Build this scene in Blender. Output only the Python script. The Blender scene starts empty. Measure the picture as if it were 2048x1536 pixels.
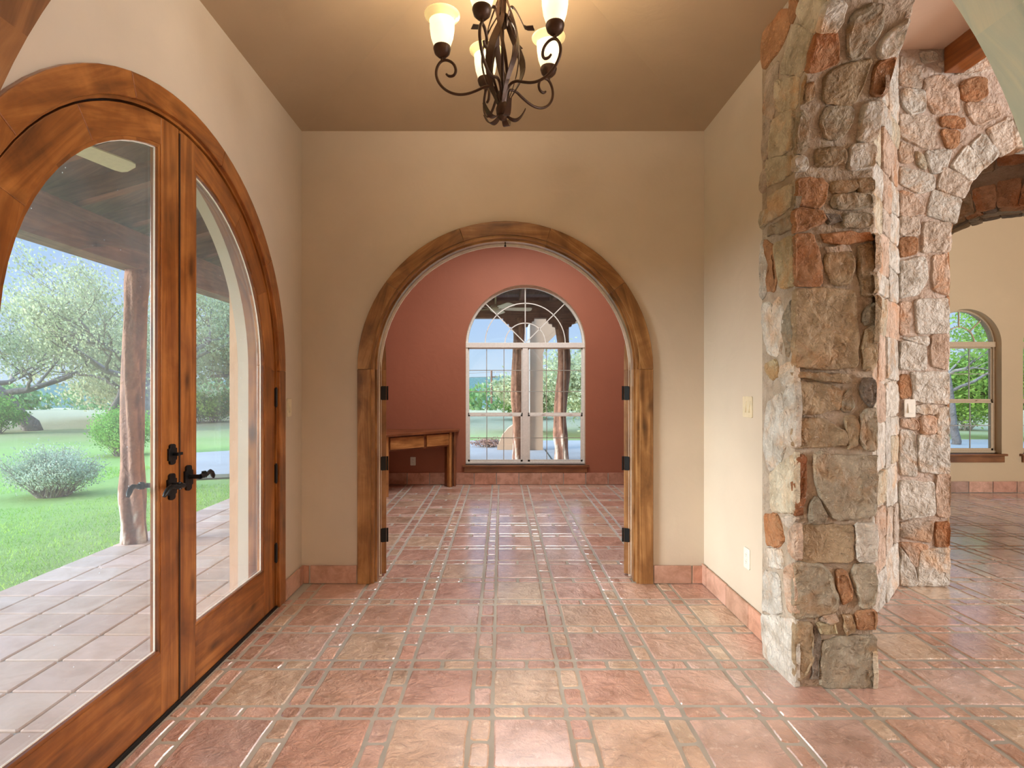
import bpy, math, random
from math import sin, cos, pi, sqrt, atan2, radians
from mathutils import Vector, Matrix
S = bpy.context.scene
C = S.collection
# ------------------------------------------------------------------ camera
CAMH = 1.35; F = 1114.0; VU, VV = 1003.0, 775.0
cd = bpy.data.cameras.new('camera'); cam = bpy.data.objects.new('camera', cd); C.objects.link(cam)
cam.location = (0, 0, CAMH); cam.rotation_euler = (pi/2, 0, 0)
cd.sensor_width = 36; cd.lens = 36*F/2048; cd.shift_x = 21/2048; cd.shift_y = 7/2048
cd.clip_start = 0.02; cd.clip_end = 3000
S.camera = cam
# ------------------------------------------------------------------ look
S.view_settings.view_transform = 'Standard'
try: S.view_settings.look = 'None'
except Exception: pass
S.view_settings.exposure = 0.5; S.view_settings.gamma = 1.0; S.view_settings.use_curve_mapping = False
# ------------------------------------------------------------------ sky and sun
w = bpy.data.worlds.new('sky'); S.world = w; w.use_nodes = True
nt = w.node_tree; nt.nodes.clear()
def N(nt, t, **k):
    n = nt.nodes.new(t)
    for a, b in k.items(): setattr(n, a, b)
    return n
out = N(nt, 'ShaderNodeOutputWorld'); bg = N(nt, 'ShaderNodeBackground')
tc = N(nt, 'ShaderNodeTexCoord'); sx = N(nt, 'ShaderNodeSeparateXYZ'); cr = N(nt, 'ShaderNodeValToRGB')
nz = N(nt, 'ShaderNodeTexNoise'); nz.inputs['Scale'].default_value = 2.2; nz.inputs['Detail'].default_value = 5
mx = N(nt, 'ShaderNodeMix', data_type='RGBA'); cl = N(nt, 'ShaderNodeValToRGB')
L = nt.links.new
L(tc.outputs['Generated'], sx.inputs[0]); L(sx.outputs['Z'], cr.inputs[0])
e = cr.color_ramp.elements
e[0].position = 0.0; e[0].color = (0.44, 0.56, 0.68, 1); e[1].position = 0.6; e[1].color = (0.28, 0.46, 0.80, 1)
q = cr.color_ramp.elements.new(0.10); q.color = (0.34, 0.47, 0.68, 1)
q = cr.color_ramp.elements.new(0.30); q.color = (0.25, 0.40, 0.68, 1)
hb = N(nt, 'ShaderNodeMapRange', interpolation_type='SMOOTHSTEP')           # the sky grows brighter towards the zenith
hb.inputs['From Min'].default_value = .42; hb.inputs['From Max'].default_value = .85; hb.inputs['To Min'].default_value = 1.15; hb.inputs['To Max'].default_value = 4.6
L(sx.outputs['Z'], hb.inputs['Value']); L(hb.outputs[0], bg.inputs[1])
L(tc.outputs['Generated'], nz.inputs['Vector']); L(nz.outputs[0], cl.inputs[0])
cl.color_ramp.elements[0].position = .45; cl.color_ramp.elements[0].color = (0, 0, 0, 1)
cl.color_ramp.elements[1].position = .8; cl.color_ramp.elements[1].color = (.45, .45, .45, 1)
L(cl.outputs[0], mx.inputs[0]); L(cr.outputs[0], mx.inputs[6]); mx.inputs[7].default_value = (.62, .68, .76, 1)
L(mx.outputs[2], bg.inputs[0]); L(bg.outputs[0], out.inputs[0])
def lamp(name, kind, loc, energy, color=(1, 1, 1), size=1, size_y=None, to=None, **k):
    d = bpy.data.lights.new(name, kind); o = bpy.data.objects.new(name, d); C.objects.link(o)
    o.location = loc; d.energy = energy; d.color = color
    if kind == 'AREA':
        d.size = size
        if size_y: d.shape = 'RECTANGLE'; d.size_y = size_y
    if kind == 'POINT': d.shadow_soft_size = size
    if to is not None:
        o.rotation_euler = (Vector(to)-Vector(loc)).to_track_quat('-Z', 'Y').to_euler()
    for a, b in k.items(): setattr(d, a, b)
    return o
lamp('sun', 'SUN', (-14, -4.6, 2.8), 5.6, (.98, .985, 1), to=(0, 0, 0), angle=radians(24))
# ------------------------------------------------------------------ large fill lights added out of view to brighten the rooms, no windows behind them
lamp('fill_rear_room', 'AREA', (0.4, -1.6, 2.5), 235, (.96, .98, 1), 1.8, 1.8, to=(0.4, -1.59, 3.1))
lamp('fill_living_room', 'AREA', (7.6, 1.0, 1.7), 255, (.98, .98, 1), 3.2, 2.2, to=(2.4, 2.6, 2.3))
lamp('fill_far_room', 'AREA', (3.3, 6.4, 2.0), 45, (1, .99, .97), 1.2, 1.2, to=(3.6, 6.3, 3.6))
lamp('fill_study', 'AREA', (0.3, 6.0, 3.5), 62, (1, .99, .98), 1.6, 1.6, to=(0.3, 5.9, 0))  # added area light that lifts the red room, no fixture modelled
# ------------------------------------------------------------------ helpers
R = random.Random(7)
class MB:
    """collects geometry, builds ONE mesh object"""
    def __init__(s): s.v = []; s.f = []; s.uv = []; s.m = []; s.c = []; s.col = (1, 1, 1)
    def vert(s, p): s.v.append(tuple(p)); s.c.append(s.col); return len(s.v)-1
    def face(s, idx, uv=None, m=0):
        s.f.append(tuple(idx)); s.m.append(m)
        s.uv.append(uv if uv else [(s.v[i][0]+s.v[i][1], s.v[i][2]) for i in idx])
    def poly(s, pts, uv=None, m=0): s.face([s.vert(p) for p in pts], uv, m)
    def box(s, x0, x1, y0, y1, z0, z1, grain=None, m=0):
        o = (R.random()*9, R.random()*9)
        P = [(x, y, z) for x in (x0, x1) for y in (y0, y1) for z in (z0, z1)]
        ids = [s.vert(p) for p in P]
        d = (x1-x0, y1-y0, z1-z0)
        g = grain if grain is not None else max(range(3), key=lambda i: abs(d[i]))
        for fc in ((0, 1, 3, 2), (4, 6, 7, 5), (0, 4, 5, 1), (2, 3, 7, 6), (0, 2, 6, 4), (1, 5, 7, 3)):
            oth = [k for k in range(3) if k != g]
            uv = [(P[i][g]+o[0], P[i][oth[0]]+P[i][oth[1]]+o[1]) for i in fc]
            s.face([ids[i] for i in fc], uv, m)
    def prism(s, pts, fr, d0, d1, grain=0.0, mf=0, mb=0, ms=0):
        """pts: list of (a,z); fr maps (a,d,z) to world; grain angle in the (a,z) plane"""
        o = (R.random()*9, R.random()*9); cg, sg = cos(grain), sin(grain)
        def U(a, z): return (a*cg+z*sg+o[0], -a*sg+z*cg+o[1])
        n = len(pts)
        A = [s.vert(fr(a, d0, z)) for a, z in pts]; B = [s.vert(fr(a, d1, z)) for a, z in pts]
        s.face(A, [U(*p) for p in pts], mf)
        s.face(B[::-1], [U(*p) for p in pts[::-1]], mb)
        for i in range(n):
            j = (i+1) % n
            ui, uj = U(*pts[i]), U(*pts[j])
            s.face([A[i], B[i], B[j], A[j]], [ui, (ui[0], ui[1]+d1-d0), (uj[0], uj[1]+d1-d0), uj], ms)
    def tube(s, P, rad, n=8, cap=True, flat=1.0):
        """tube through points; rad number or list"""
        P = [Vector(p) for p in P]; m = len(P)
        if not hasattr(rad, '__len__'): rad = [rad]*m
        prev = None; rings = []; ln = 0
        for i in range(m):
            t = (P[min(i+1, m-1)]-P[max(i-1, 0)])
            if t.length < 1e-9: t = Vector((0, 0, 1))
            t.normalize()
            if prev is None:
                up = Vector((0, 0, 1)) if abs(t.z) < .9 else Vector((1, 0, 0))
                a = t.cross(up).normalized()
            else:
                a = (prev-t*prev.dot(t))
                if a.length < 1e-6: a = t.cross(Vector((0, 0, 1)))
                a.normalize()
            prev = a; b = t.cross(a)
            if i: ln += (P[i]-P[i-1]).length
            rings.append(([s.vert(P[i]+a*cos(2*pi*k/n)*rad[i]+b*sin(2*pi*k/n)*rad[i]*flat) for k in range(n)], ln))
        for i in range(m-1):
            (r0, l0), (r1, l1) = rings[i], rings[i+1]
            for k in range(n):
                k2 = (k+1) % n; w0 = k/n*.3; w1 = (k+1)/n*.3
                s.face([r0[k], r0[k2], r1[k2], r1[k]], [(l0, w0), (l0, w1), (l1, w1), (l1, w0)])
        if cap:
            s.face(rings[0][0][::-1]); s.face(rings[-1][0])
    def lathe(s, prof, c, n=24, close=False):
        """prof list of (r,z) around vertical axis at c"""
        rings = [[s.vert((c[0]+r*cos(2*pi*k/n), c[1]+r*sin(2*pi*k/n), c[2]+z)) for k in range(n)] for r, z in prof]
        for i in range(len(rings)-1):
            for k in range(n):
                k2 = (k+1) % n; s.face([rings[i][k], rings[i][k2], rings[i+1][k2], rings[i+1][k]])
        if close: s.face(rings[0][::-1]); s.face(rings[-1])
    def band(s, P, W, T, n=1):
        """flat ribbon through points P with width vectors W (list) and thickness T"""
        P = [Vector(p) for p in P]; rows = []
        for i, p in enumerate(P):
            t = (P[min(i+1, len(P)-1)]-P[max(i-1, 0)]).normalized(); wv = Vector(W[i]); nv = t.cross(wv).normalized()*T/2
            rows.append([s.vert(p+wv/2+nv), s.vert(p-wv/2+nv), s.vert(p-wv/2-nv), s.vert(p+wv/2-nv)])
        for i in range(len(rows)-1):
            for k in range(4): s.face([rows[i][k], rows[i][(k+1) % 4], rows[i+1][(k+1) % 4], rows[i+1][k]])
        s.face(rows[0][::-1]); s.face(rows[-1])
    def build(s, name, mats, parent=None, smooth=False, bevel=0, seg=2, auto=None):
        me = bpy.data.meshes.new(name)
        off = Vector((0, 0, 0))
        if parent is not None:
            p = parent
            while p is not None: off += p.location; p = p.parent
        me.from_pydata([Vector(v)-off for v in s.v], [], s.f)
        if not isinstance(mats, (list, tuple)): mats = [mats]
        for m in mats: me.materials.append(m)
        me.polygons.foreach_set('material_index', s.m)
        ul = me.uv_layers.new(name='UVMap'); flat = []
        for u in s.uv:
            for a in u: flat += [a[0], a[1]]
        ul.data.foreach_set('uv', flat)
        ca = me.color_attributes.new('tint', 'FLOAT_COLOR', 'POINT'); cc = []
        for c in s.c: cc += [c[0], c[1], c[2], 1]
        ca.data.foreach_set('color', cc)
        if smooth: me.polygons.foreach_set('use_smooth', [True]*len(me.polygons))
        me.update(); me.validate()
        o = bpy.data.objects.new(name, me); C.objects.link(o)
        if parent is not None: o.parent = parent
        if smooth == 'auto' or auto:
            try: me.set_sharp_from_angle(angle=radians(auto or 40))
            except Exception: pass
        if bevel:
            b = o.modifiers.new('bevel', 'BEVEL'); b.width = bevel; b.segments = seg; b.limit_method = 'ANGLE'
        return o
def tag(o, label=None, cat=None, group=None, kind=None):
    if label: o['label'] = label
    if cat: o['category'] = cat
    if group: o['group'] = group
    if kind: o['kind'] = kind
    return o
def struct(name, mb, m, parent=None, **k):
    o = mb.build(name, m, parent, **k)
    if parent is None: o['kind'] = 'structure'
    return o
def empty(name, loc, label=None, cat=None, group=None, kind=None, parent=None):
    o = bpy.data.objects.new(name, None); o.empty_display_size = .1; C.objects.link(o); o.location = loc
    if parent: o.parent = parent
    return tag(o, label, cat, group, kind)
def kids(o): return [c for c in C.objects if c.parent == o]
def copy_tree(o, parent=None):
    c = o.copy(); C.objects.link(c); c.parent = parent
    for ch in kids(o): copy_tree(ch, c)
    return c
def frX(x0, sgn=1): return lambda a, d, z: (x0+d*sgn, a, z)      # wall running along Y
def frY(y0, sgn=1): return lambda a, d, z: (a, y0+d*sgn, z)      # wall running along X
def frD(p0, t, n): return lambda a, d, z: (p0[0]+t[0]*a+n[0]*d, p0[1]+t[1]*a+n[1]*d, z)
def arc(cx, zc, r, a0, a1, n): return [(cx+r*cos(a0+(a1-a0)*i/n), zc+r*sin(a0+(a1-a0)*i/n)) for i in range(n+1)]
def wall_poly(a0, a1, z0, z1, ops, n=28):
    """pieces (concave polygons) of a wall with arch openings (cx, half width, spring z, bottom z)"""
    out = []; ops = sorted(ops); cuts = [None]+ops+[None]
    for i in range(len(cuts)-1):
        l, r = cuts[i], cuts[i+1]; P = []
        if l is None: P += [(a0, z0)]
        else:
            cx, hw, zs, zb = l
            if zb > z0: P += [(cx, z0)]
        if r is None: P += [(a1, z0), (a1, z1)]
        else:
            cx, hw, zs, zb = r
            if zb > z0: P += [(cx, z0), (cx, zb), (cx-hw, zb)]
            else: P += [(cx-hw, z0)]
            P += arc(cx, zs, hw, pi, pi/2, n); P += [(cx, z1)]
        if l is None: P += [(a0, z1)]
        else:
            cx, hw, zs, zb = l
            P += [(cx, z1)]+arc(cx, zs, hw, pi/2, 0, n)
            if zb > z0: P += [(cx+hw, zb), (cx, zb)]
            else: P += [(cx+hw, z0)]
        out.append(P)
    return out
def arch_ring(mb, fr, cx, zs, zb, r0, r1, d0, d1, boards=5, n=8, legs=True):
    """casing: straight legs and curved boards, each with grain along its own chord"""
    if legs:
        mb.prism([(cx-r1, zb), (cx-r0, zb), (cx-r0, zs), (cx-r1, zs)], fr, d0, d1, grain=pi/2)
        mb.prism([(cx+r0, zb), (cx+r1, zb), (cx+r1, zs), (cx+r0, zs)], fr, d0, d1, grain=pi/2)
    for b in range(boards):
        t0 = pi-pi*b/boards; t1 = pi-pi*(b+1)/boards
        P = arc(cx, zs, r1, t0, t1, n)+arc(cx, zs, r0, t1, t0, n)
        mb.prism(P, fr, d0, d1, grain=(t0+t1)/2-pi/2)
# ------------------------------------------------------------------ materials
MATS = {}
def srgb(r, g, b):
    f = lambda c: ((c/255+.055)/1.055)**2.4 if c/255 > .04045 else c/255/12.92
    return (f(r), f(g), f(b), 1)
def newmat(name):
    m = bpy.data.materials.new(name); m.use_nodes = True; nt = m.node_tree
    b = nt.nodes['Principled BSDF']; MATS[name] = m
    return m, nt, b, nt.links.new
def coords(nt, scale=(1, 1, 1), kind='Object'):
    t = N(nt, 'ShaderNodeTexCoord'); mp = N(nt, 'ShaderNodeMapping'); mp.inputs['Scale'].default_value = scale
    nt.links.new(t.outputs[kind], mp.inputs[0]); return mp.outputs[0]
def noise(nt, vec, scale, detail=4, rough=.55, dist=0):
    n = N(nt, 'ShaderNodeTexNoise'); n.inputs['Scale'].default_value = scale; n.inputs['Detail'].default_value = detail
    n.inputs['Roughness'].default_value = rough; n.inputs['Distortion'].default_value = dist
    nt.links.new(vec, n.inputs['Vector']); return n.outputs[0]
def ramp(nt, fac, stops):
    r = N(nt, 'ShaderNodeValToRGB'); el = r.color_ramp.elements
    while len(el) < len(stops): el.new(.5)
    for i, (p, c) in enumerate(stops):
        el[i].position = p; el[i].color = c if len(c) == 4 else (*c, 1)
    nt.links.new(fac, r.inputs[0]); return r.outputs[0]
def mixc(nt, fac, a, b, mode='MIX'):
    m = N(nt, 'ShaderNodeMix', data_type='RGBA', blend_type=mode)
    for i, x in ((0, fac), (6, a), (7, b)):
        if hasattr(x, 'links') or hasattr(x, 'is_linked'): nt.links.new(x, m.inputs[i])
        else: m.inputs[i].default_value = x
    return m.outputs[2]
def math_(nt, op, a, b=0.0):
    m = N(nt, 'ShaderNodeMath', operation=op)
    for i, x in ((0, a), (1, b)):
        if hasattr(x, 'is_linked'): nt.links.new(x, m.inputs[i])
        else: m.inputs[i].default_value = x
    return m.outputs[0]
def bump(nt, b, h, strength=.3, dist=.01):
    n = N(nt, 'ShaderNodeBump'); n.inputs['Strength'].default_value = strength; n.inputs['Distance'].default_value = dist
    nt.links.new(h, n.inputs['Height']); nt.links.new(n.outputs[0], b.inputs['Normal'])
def plaster(name, c, var=.05, rough=.62, bs=.25):
    m, nt, b, Lk = newmat(name); v = coords(nt)
    a = noise(nt, v, 1.1, 5); f = noise(nt, v, 22, 4)
    dk = tuple(x*(1-var*2) for x in c[:3])+(1,); lt = tuple(min(1, x*(1+var)) for x in c[:3])+(1,)
    Lk(ramp(nt, a, [(.3, dk), (.7, lt)]), b.inputs['Base Color'])
    h = math_(nt, 'ADD', math_(nt, 'MULTIPLY', noise(nt, v, 5, 3, .5, 1.2), 1.0), math_(nt, 'MULTIPLY', f, .25))
    bump(nt, b, h, bs, .012); b.inputs['Roughness'].default_value = rough; b.inputs['Specular IOR Level'].default_value = .35
    return m
def plain(name, c, rough=.5, metal=0, spec=.5, bs=0, bscale=40):
    m, nt, b, Lk = newmat(name); b.inputs['Roughness'].default_value = rough
    b.inputs['Metallic'].default_value = metal; b.inputs['Specular IOR Level'].default_value = spec
    v = coords(nt); n = noise(nt, v, bscale, 3)
    Lk(ramp(nt, n, [(.3, tuple(x*.88 for x in c[:3])+(1,)), (.7, c)]), b.inputs['Base Color'])
    if bs: bump(nt, b, n, bs, .004)
    return m
def wood(name, dark, mid, light, rough=.32, gs=1.0, knots=True, coat=.25):
    m, nt, b, Lk = newmat(name)
    uv = coords(nt, (1, 1, 1), 'UV'); st = coords(nt, (.7*gs, 9*gs, 1), 'UV'); fine = coords(nt, (5*gs, 150*gs, 1), 'UV')
    n1 = noise(nt, st, 1.6, 6, .6, 1.4); n2 = noise(nt, uv, 3.2, 4, .6, .8); n3 = noise(nt, fine, 1, 3)
    f = math_(nt, 'ADD', math_(nt, 'MULTIPLY', n1, .55), math_(nt, 'MULTIPLY', n2, .45))
    col = ramp(nt, f, [(.34, dark), (.5, mid), (.64, light)])
    col = mixc(nt, math_(nt, 'MULTIPLY', n3, .35), col, dark)
    if knots:
        vo = N(nt, 'ShaderNodeTexVoronoi'); vo.inputs['Scale'].default_value = 1
        kc = coords(nt, (2.3, 6.5, 1), 'UV'); d = N(nt, 'ShaderNodeVectorMath', operation='ADD')
        nn = N(nt, 'ShaderNodeTexNoise'); nn.inputs['Scale'].default_value = 5; Lk(uv, nn.inputs['Vector'])
        sc = N(nt, 'ShaderNodeVectorMath', operation='SCALE'); sc.inputs['Scale'].default_value = .35; Lk(nn.outputs['Color'], sc.inputs[0])
        Lk(kc, d.inputs[0]); Lk(sc.outputs[0], d.inputs[1]); Lk(d.outputs[0], vo.inputs['Vector'])
        kf = ramp(nt, vo.outputs['Distance'], [(.04, (1, 1, 1)), (.16, (.25, .25, .25)), (.24, (0, 0, 0))])
        col = mixc(nt, math_(nt, 'MULTIPLY', kf, .8), col, tuple(x*.45 for x in dark[:3])+(1,))
    Lk(col, b.inputs['Base Color']); b.inputs['Roughness'].default_value = rough
    b.inputs['Coat Weight'].default_value = coat; b.inputs['Coat Roughness'].default_value = .25
    bump(nt, b, f, .12, .004)
    return m
def tinted(name, rough=.5, bs=.5, bscale=18, veins=(1.25, 1.2, 1.1, 1), veinf=.5, dk=.62, coat=0, dist=.012, vs=7, spec=.5, crough=.15, rust=0):
    """colour per piece comes from the 'tint' attribute, broken up by noise"""
    m, nt, b, Lk = newmat(name); at = N(nt, 'ShaderNodeAttribute', attribute_name='tint'); v = coords(nt)
    n1 = noise(nt, v, vs, 6, .62, .6); n2 = noise(nt, v, vs*5, 5, .65)
    col = mixc(nt, ramp(nt, n1, [(.35, (1, 1, 1)), (.6, (0, 0, 0))]), at.outputs['Color'], mixc(nt, 1.0, at.outputs['Color'], (dk, dk*.93, dk*.85, 1), 'MULTIPLY'))
    col = mixc(nt, math_(nt, 'MULTIPLY', ramp(nt, n2, [(.56, (0, 0, 0)), (.68, (1, 1, 1))]), veinf), col, mixc(nt, 1.0, at.outputs['Color'], veins, 'MULTIPLY'))
    if rust:
        rn = noise(nt, v, 3.6, 5, .65, .8); col = mixc(nt, math_(nt, 'MULTIPLY', ramp(nt, rn, [(.50, (0, 0, 0)), (.66, (1, 1, 1))]), rust), col, mixc(nt, 1.0, at.outputs['Color'], (.98, .62, .36, 1), 'MULTIPLY'))
        wv = noise(nt, v, 30, 4, .7, 2.5); col = mixc(nt, math_(nt, 'MULTIPLY', ramp(nt, wv, [(.62, (0, 0, 0)), (.70, (1, 1, 1))]), .55), col, (.74, .68, .58, 1))
    Lk(col, b.inputs['Base Color'])
    h = math_(nt, 'ADD', noise(nt, v, bscale, 5, .55, .5), math_(nt, 'MULTIPLY', n2, .35))
    bump(nt, b, h, bs, dist); b.inputs['Roughness'].default_value = rough; b.inputs['Specular IOR Level'].default_value = spec
    if coat: b.inputs['Coat IOR'].default_value = 1.85; b.inputs['Coat Weight'].default_value = coat; b.inputs['Coat Roughness'].default_value = crough
    return m
def glass(name, dust_haze=.03, tint=(.95, .97, .96, 1), refl=.9, specks=0):
    m = bpy.data.materials.new(name); m.use_nodes = True; nt = m.node_tree; nt.nodes.clear(); Lk = nt.links.new
    o = N(nt, 'ShaderNodeOutputMaterial'); tr = N(nt, 'ShaderNodeBsdfTransparent'); gl = N(nt, 'ShaderNodeBsdfGlossy')
    tr.inputs[0].default_value = tint; gl.inputs['Roughness'].default_value = .01
    lw = N(nt, 'ShaderNodeLayerWeight'); fr = N(nt, 'ShaderNodeMath', operation='MULTIPLY_ADD'); pw = math_(nt, 'POWER', lw.outputs['Facing'], 5.0); Lk(pw, fr.inputs[0]); fr.inputs[1].default_value = .95; fr.inputs[2].default_value = .045
    lw.inputs[0].default_value = .5; m1 = N(nt, 'ShaderNodeMixShader'); Lk(math_(nt, 'MULTIPLY', fr.outputs[0], refl), m1.inputs[0]); Lk(tr.outputs[0], m1.inputs[1]); Lk(gl.outputs[0], m1.inputs[2])
    df = N(nt, 'ShaderNodeBsdfDiffuse'); df.inputs[0].default_value = (.8, .85, .9, 1)
    tl = N(nt, 'ShaderNodeBsdfTranslucent'); tl.inputs[0].default_value = (.8, .85, .9, 1)
    ma = N(nt, 'ShaderNodeMixShader'); ma.inputs[0].default_value = .5; Lk(df.outputs[0], ma.inputs[1]); Lk(tl.outputs[0], ma.inputs[2])
    v = coords(nt); d = math_(nt, 'MULTIPLY', noise(nt, v, 2.5, 3), dust_haze*2)  # pale blue layer: dust, with the haze of reflections painted in
    if specks:
        vo = N(nt, 'ShaderNodeTexVoronoi'); vo.inputs['Scale'].default_value = 32; Lk(v, vo.inputs['Vector'])
        sp = ramp(nt, vo.outputs['Distance'], [(.05, (1, 1, 1)), (.09, (0, 0, 0))])
        d = math_(nt, 'ADD', d, math_(nt, 'MULTIPLY', math_(nt, 'MULTIPLY', sp, ramp(nt, noise(nt, v, 6, 2), [(.55, (0, 0, 0)), (.6, (1, 1, 1))])), specks))
    m2 = N(nt, 'ShaderNodeMixShader'); Lk(d, m2.inputs[0]); Lk(m1.outputs[0], m2.inputs[1]); Lk(ma.outputs[0], m2.inputs[2])
    Lk(m2.outputs[0], o.inputs[0]); return m
def leafmat(name, a, b_, rough=.6):
    m, nt, b, Lk = newmat(name); at = N(nt, 'ShaderNodeAttribute', attribute_name='tint')
    n = noise(nt, coords(nt), 1.2, 3)
    col = mixc(nt, 1.0, ramp(nt, n, [(.35, a), (.65, b_)]), at.outputs['Color'], 'MULTIPLY')
    Lk(col, b.inputs['Base Color']); b.inputs['Roughness'].default_value = rough; b.inputs['Specular IOR Level'].default_value = .2
    tl = N(nt, 'ShaderNodeBsdfTranslucent'); Lk(col, tl.inputs[0]); ms = N(nt, 'ShaderNodeMixShader'); ms.inputs[0].default_value = .45
    o = nt.nodes['Material Output']; Lk(b.outputs[0], ms.inputs[1]); Lk(tl.outputs[0], ms.inputs[2]); Lk(ms.outputs[0], o.inputs[0])
    return m
M_TAN = plaster('foyer_plaster', srgb(205, 191, 171))
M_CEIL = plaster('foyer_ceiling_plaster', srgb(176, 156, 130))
M_RED = plaster('terracotta_red_plaster', srgb(160, 101, 76), .04)
M_PINK = plaster('pinkish_ceiling_plaster', srgb(214, 184, 160), .03)
M_FARTAN = plaster('far_room_tan_plaster', srgb(208, 186, 150), .03)
M_STUCCO = plaster('exterior_stucco', srgb(204, 170, 140), .05, .85, .5)
M_DOOR = wood('orange_knotty_alder', srgb(88, 46, 16), srgb(148, 86, 34), srgb(192, 124, 60), coat=.4, rough=.3)
M_CASE = wood('brown_knotty_alder', srgb(96, 62, 30), srgb(152, 106, 60), srgb(200, 152, 96))
M_DESK = wood('honey_alder', srgb(120, 74, 34), srgb(176, 120, 66), srgb(214, 160, 98))
M_DESKD = wood('brown_desk_top_alder', srgb(84, 44, 22), srgb(126, 74, 42), srgb(158, 98, 60))
M_SILL = wood('sill_alder', srgb(96, 56, 30), srgb(134, 86, 50), srgb(162, 108, 68))
M_SAGE = wood('glare_washed_wood', srgb(168, 204, 204), srgb(198, 224, 222), srgb(222, 236, 224), knots=False, rough=.5)  # pale green paints window glare into the wood colour
M_BEAM = wood('dark_orange_beam', srgb(96, 52, 18), srgb(146, 82, 32), srgb(186, 112, 50))
M_RAFT = wood('porch_rafter_wood', srgb(84, 58, 46), srgb(128, 90, 70), srgb(160, 116, 90), rough=.8, coat=0)
M_PLANK = wood('porch_deck_boards', srgb(78, 64, 60), srgb(110, 88, 78), srgb(136, 108, 94), rough=.85, coat=0, knots=False)
M_BLACK = plain('oil_rubbed_bronze', srgb(34, 34, 34), .38, .6, .5, .15)
M_IRON = plain('bronze_brown_iron', srgb(74, 50, 34), .42, .45, .5, .3, 60)
M_WHITE = plain('white_plastic', srgb(232, 228, 214), .4)
M_IVORY = plain('ivory_plastic', srgb(222, 208, 176), .4)
M_VINYL = plain('white_window_vinyl', srgb(238, 238, 230), .45)
M_TANV = plain('tan_window_vinyl', srgb(208, 186, 152), .45)
M_STRIP = plain('white_edge_paint', srgb(245, 240, 228), .4)
M_FAN = plain('cream_fan_blade', srgb(222, 214, 190), .5)
M_GROUT = plaster('grey_grout', srgb(182, 180, 170), .12, .8, .5)
M_MORTAR = tinted('sandy_mortar', rough=.95, bs=1.0, bscale=16, dk=.78, veins=(1.12, 1.1, 1.08, 1), dist=.04, vs=6, spec=.2)
M_CONC = plaster('pale_concrete', srgb(168, 162, 154), .06, .9, .3)
M_TILE = tinted('glazed_saltillo_tile', rough=.36, bs=1.0, bscale=13, veins=(1.2, 1.4, 1.45, 1), veinf=.6, dk=.68, coat=1.0, dist=.03, vs=5.5, spec=.9, crough=.19)
M_PTILE = tinted('matte_porch_tile', rough=.55, bs=.25, bscale=9, veinf=.2, dk=.82, dist=.006, vs=4)
M_BASE = tinted('terracotta_baseboard_tile', rough=.4, bs=.3, bscale=14, veins=(1.3, 1.25, 1.2, 1), veinf=.35, dk=.7, dist=.006, vs=9)
M_STONE = tinted('rough_limestone', rough=.85, bs=.9, bscale=26, veins=(1.35, 1.32, 1.25, 1), veinf=.55, dk=.66, dist=.045, vs=9, spec=.25, rust=.6)
M_GLASS = glass('window_glass', .012)
M_DGLASS = glass('dusty_hazy_door_glass', .04, refl=1.0, specks=.5)
M_BARK = tinted('oak_bark', rough=.95, bs=1, bscale=14, dist=.05, vs=3)
M_CEDAR = tinted('cedar_trunk', rough=.75, bs=.8, bscale=10, dist=.03, vs=5, veins=(1.4, 1.5, 1.6, 1), veinf=.3)
M_OAK = leafmat('oak_leaves', srgb(166, 174, 140), srgb(214, 216, 180))
M_YOUNG = leafmat('bright_leaves', srgb(110, 150, 60), srgb(170, 200, 100))
M_SAGEB = leafmat('sage_grey_leaves', srgb(158, 172, 150), srgb(206, 216, 198))
M_GREENB = leafmat('shrub_leaves', srgb(116, 168, 72), srgb(170, 212, 112))
from mathutils import noise as mn
# ------------------------------------------------------------------ floor of tiles
P_ = .3965; SW = .088; X0_ = .314-SW/2; Y0_ = 2.718-SW/2          # period, strip width, strip origin
TCOL = [(.64, .41, .31), (.68, .45, .36), (.62, .37, .28), (.70, .51, .38), (.70, .54, .40), (.60, .37, .30), (.68, .48, .41), (.64, .40, .32)]
def tile(mb, x0, x1, y0, y1, cols=TCOL, z=0.0, g=.0075, jit=.003, rise=.009, bev=.007):
    x0 += g; x1 -= g; y0 += g; y1 -= g
    if x1-x0 < .015 or y1-y0 < .015: return
    c = R.choice(cols); k = R.uniform(.96, 1.2); mb.col = (c[0]*k, c[1]*k, c[2]*k)
    nx = 3 if x1-x0 > .2 else 2; ny = 3 if y1-y0 > .2 else 2; cb = .008
    pts = [(x0+cb, y0)]+[(x0+(x1-x0)*i/nx, y0) for i in range(1, nx)]+[(x1-cb, y0), (x1, y0+cb)]
    pts += [(x1, y0+(y1-y0)*i/ny) for i in range(1, ny)]+[(x1, y1-cb), (x1-cb, y1)]
    pts += [(x1-(x1-x0)*i/nx, y1) for i in range(1, nx)]+[(x0+cb, y1), (x0, y1-cb)]
    pts += [(x0, y1-(y1-y0)*i/ny) for i in range(1, ny)]+[(x0, y0+cb)]
    pts = [(x+R.uniform(-jit, jit), y+R.uniform(-jit, jit)) for x, y in pts]
    cx, cy = (x0+x1)/2, (y0+y1)/2; ex, ey = 1-bev*2/(x1-x0), 1-bev*2/(y1-y0)
    tx, ty = R.uniform(-.004, .004), R.uniform(-.004, .004)
    a = [mb.vert((x, y, z-.012)) for x, y in pts]
    b = [mb.vert((x, y, z-.004)) for x, y in pts]
    d = [mb.vert((cx+(x-cx)*ex, cy+(y-cy)*ey, z+(x-cx)*tx+(y-cy)*ty)) for x, y in pts]
    n = len(pts)
    for r0, r1 in ((a, b), (b, d)):
        for i in range(n): mb.face([r0[i], r0[(i+1) % n], r1[(i+1) % n], r1[i]])
    mb.face(d)
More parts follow.
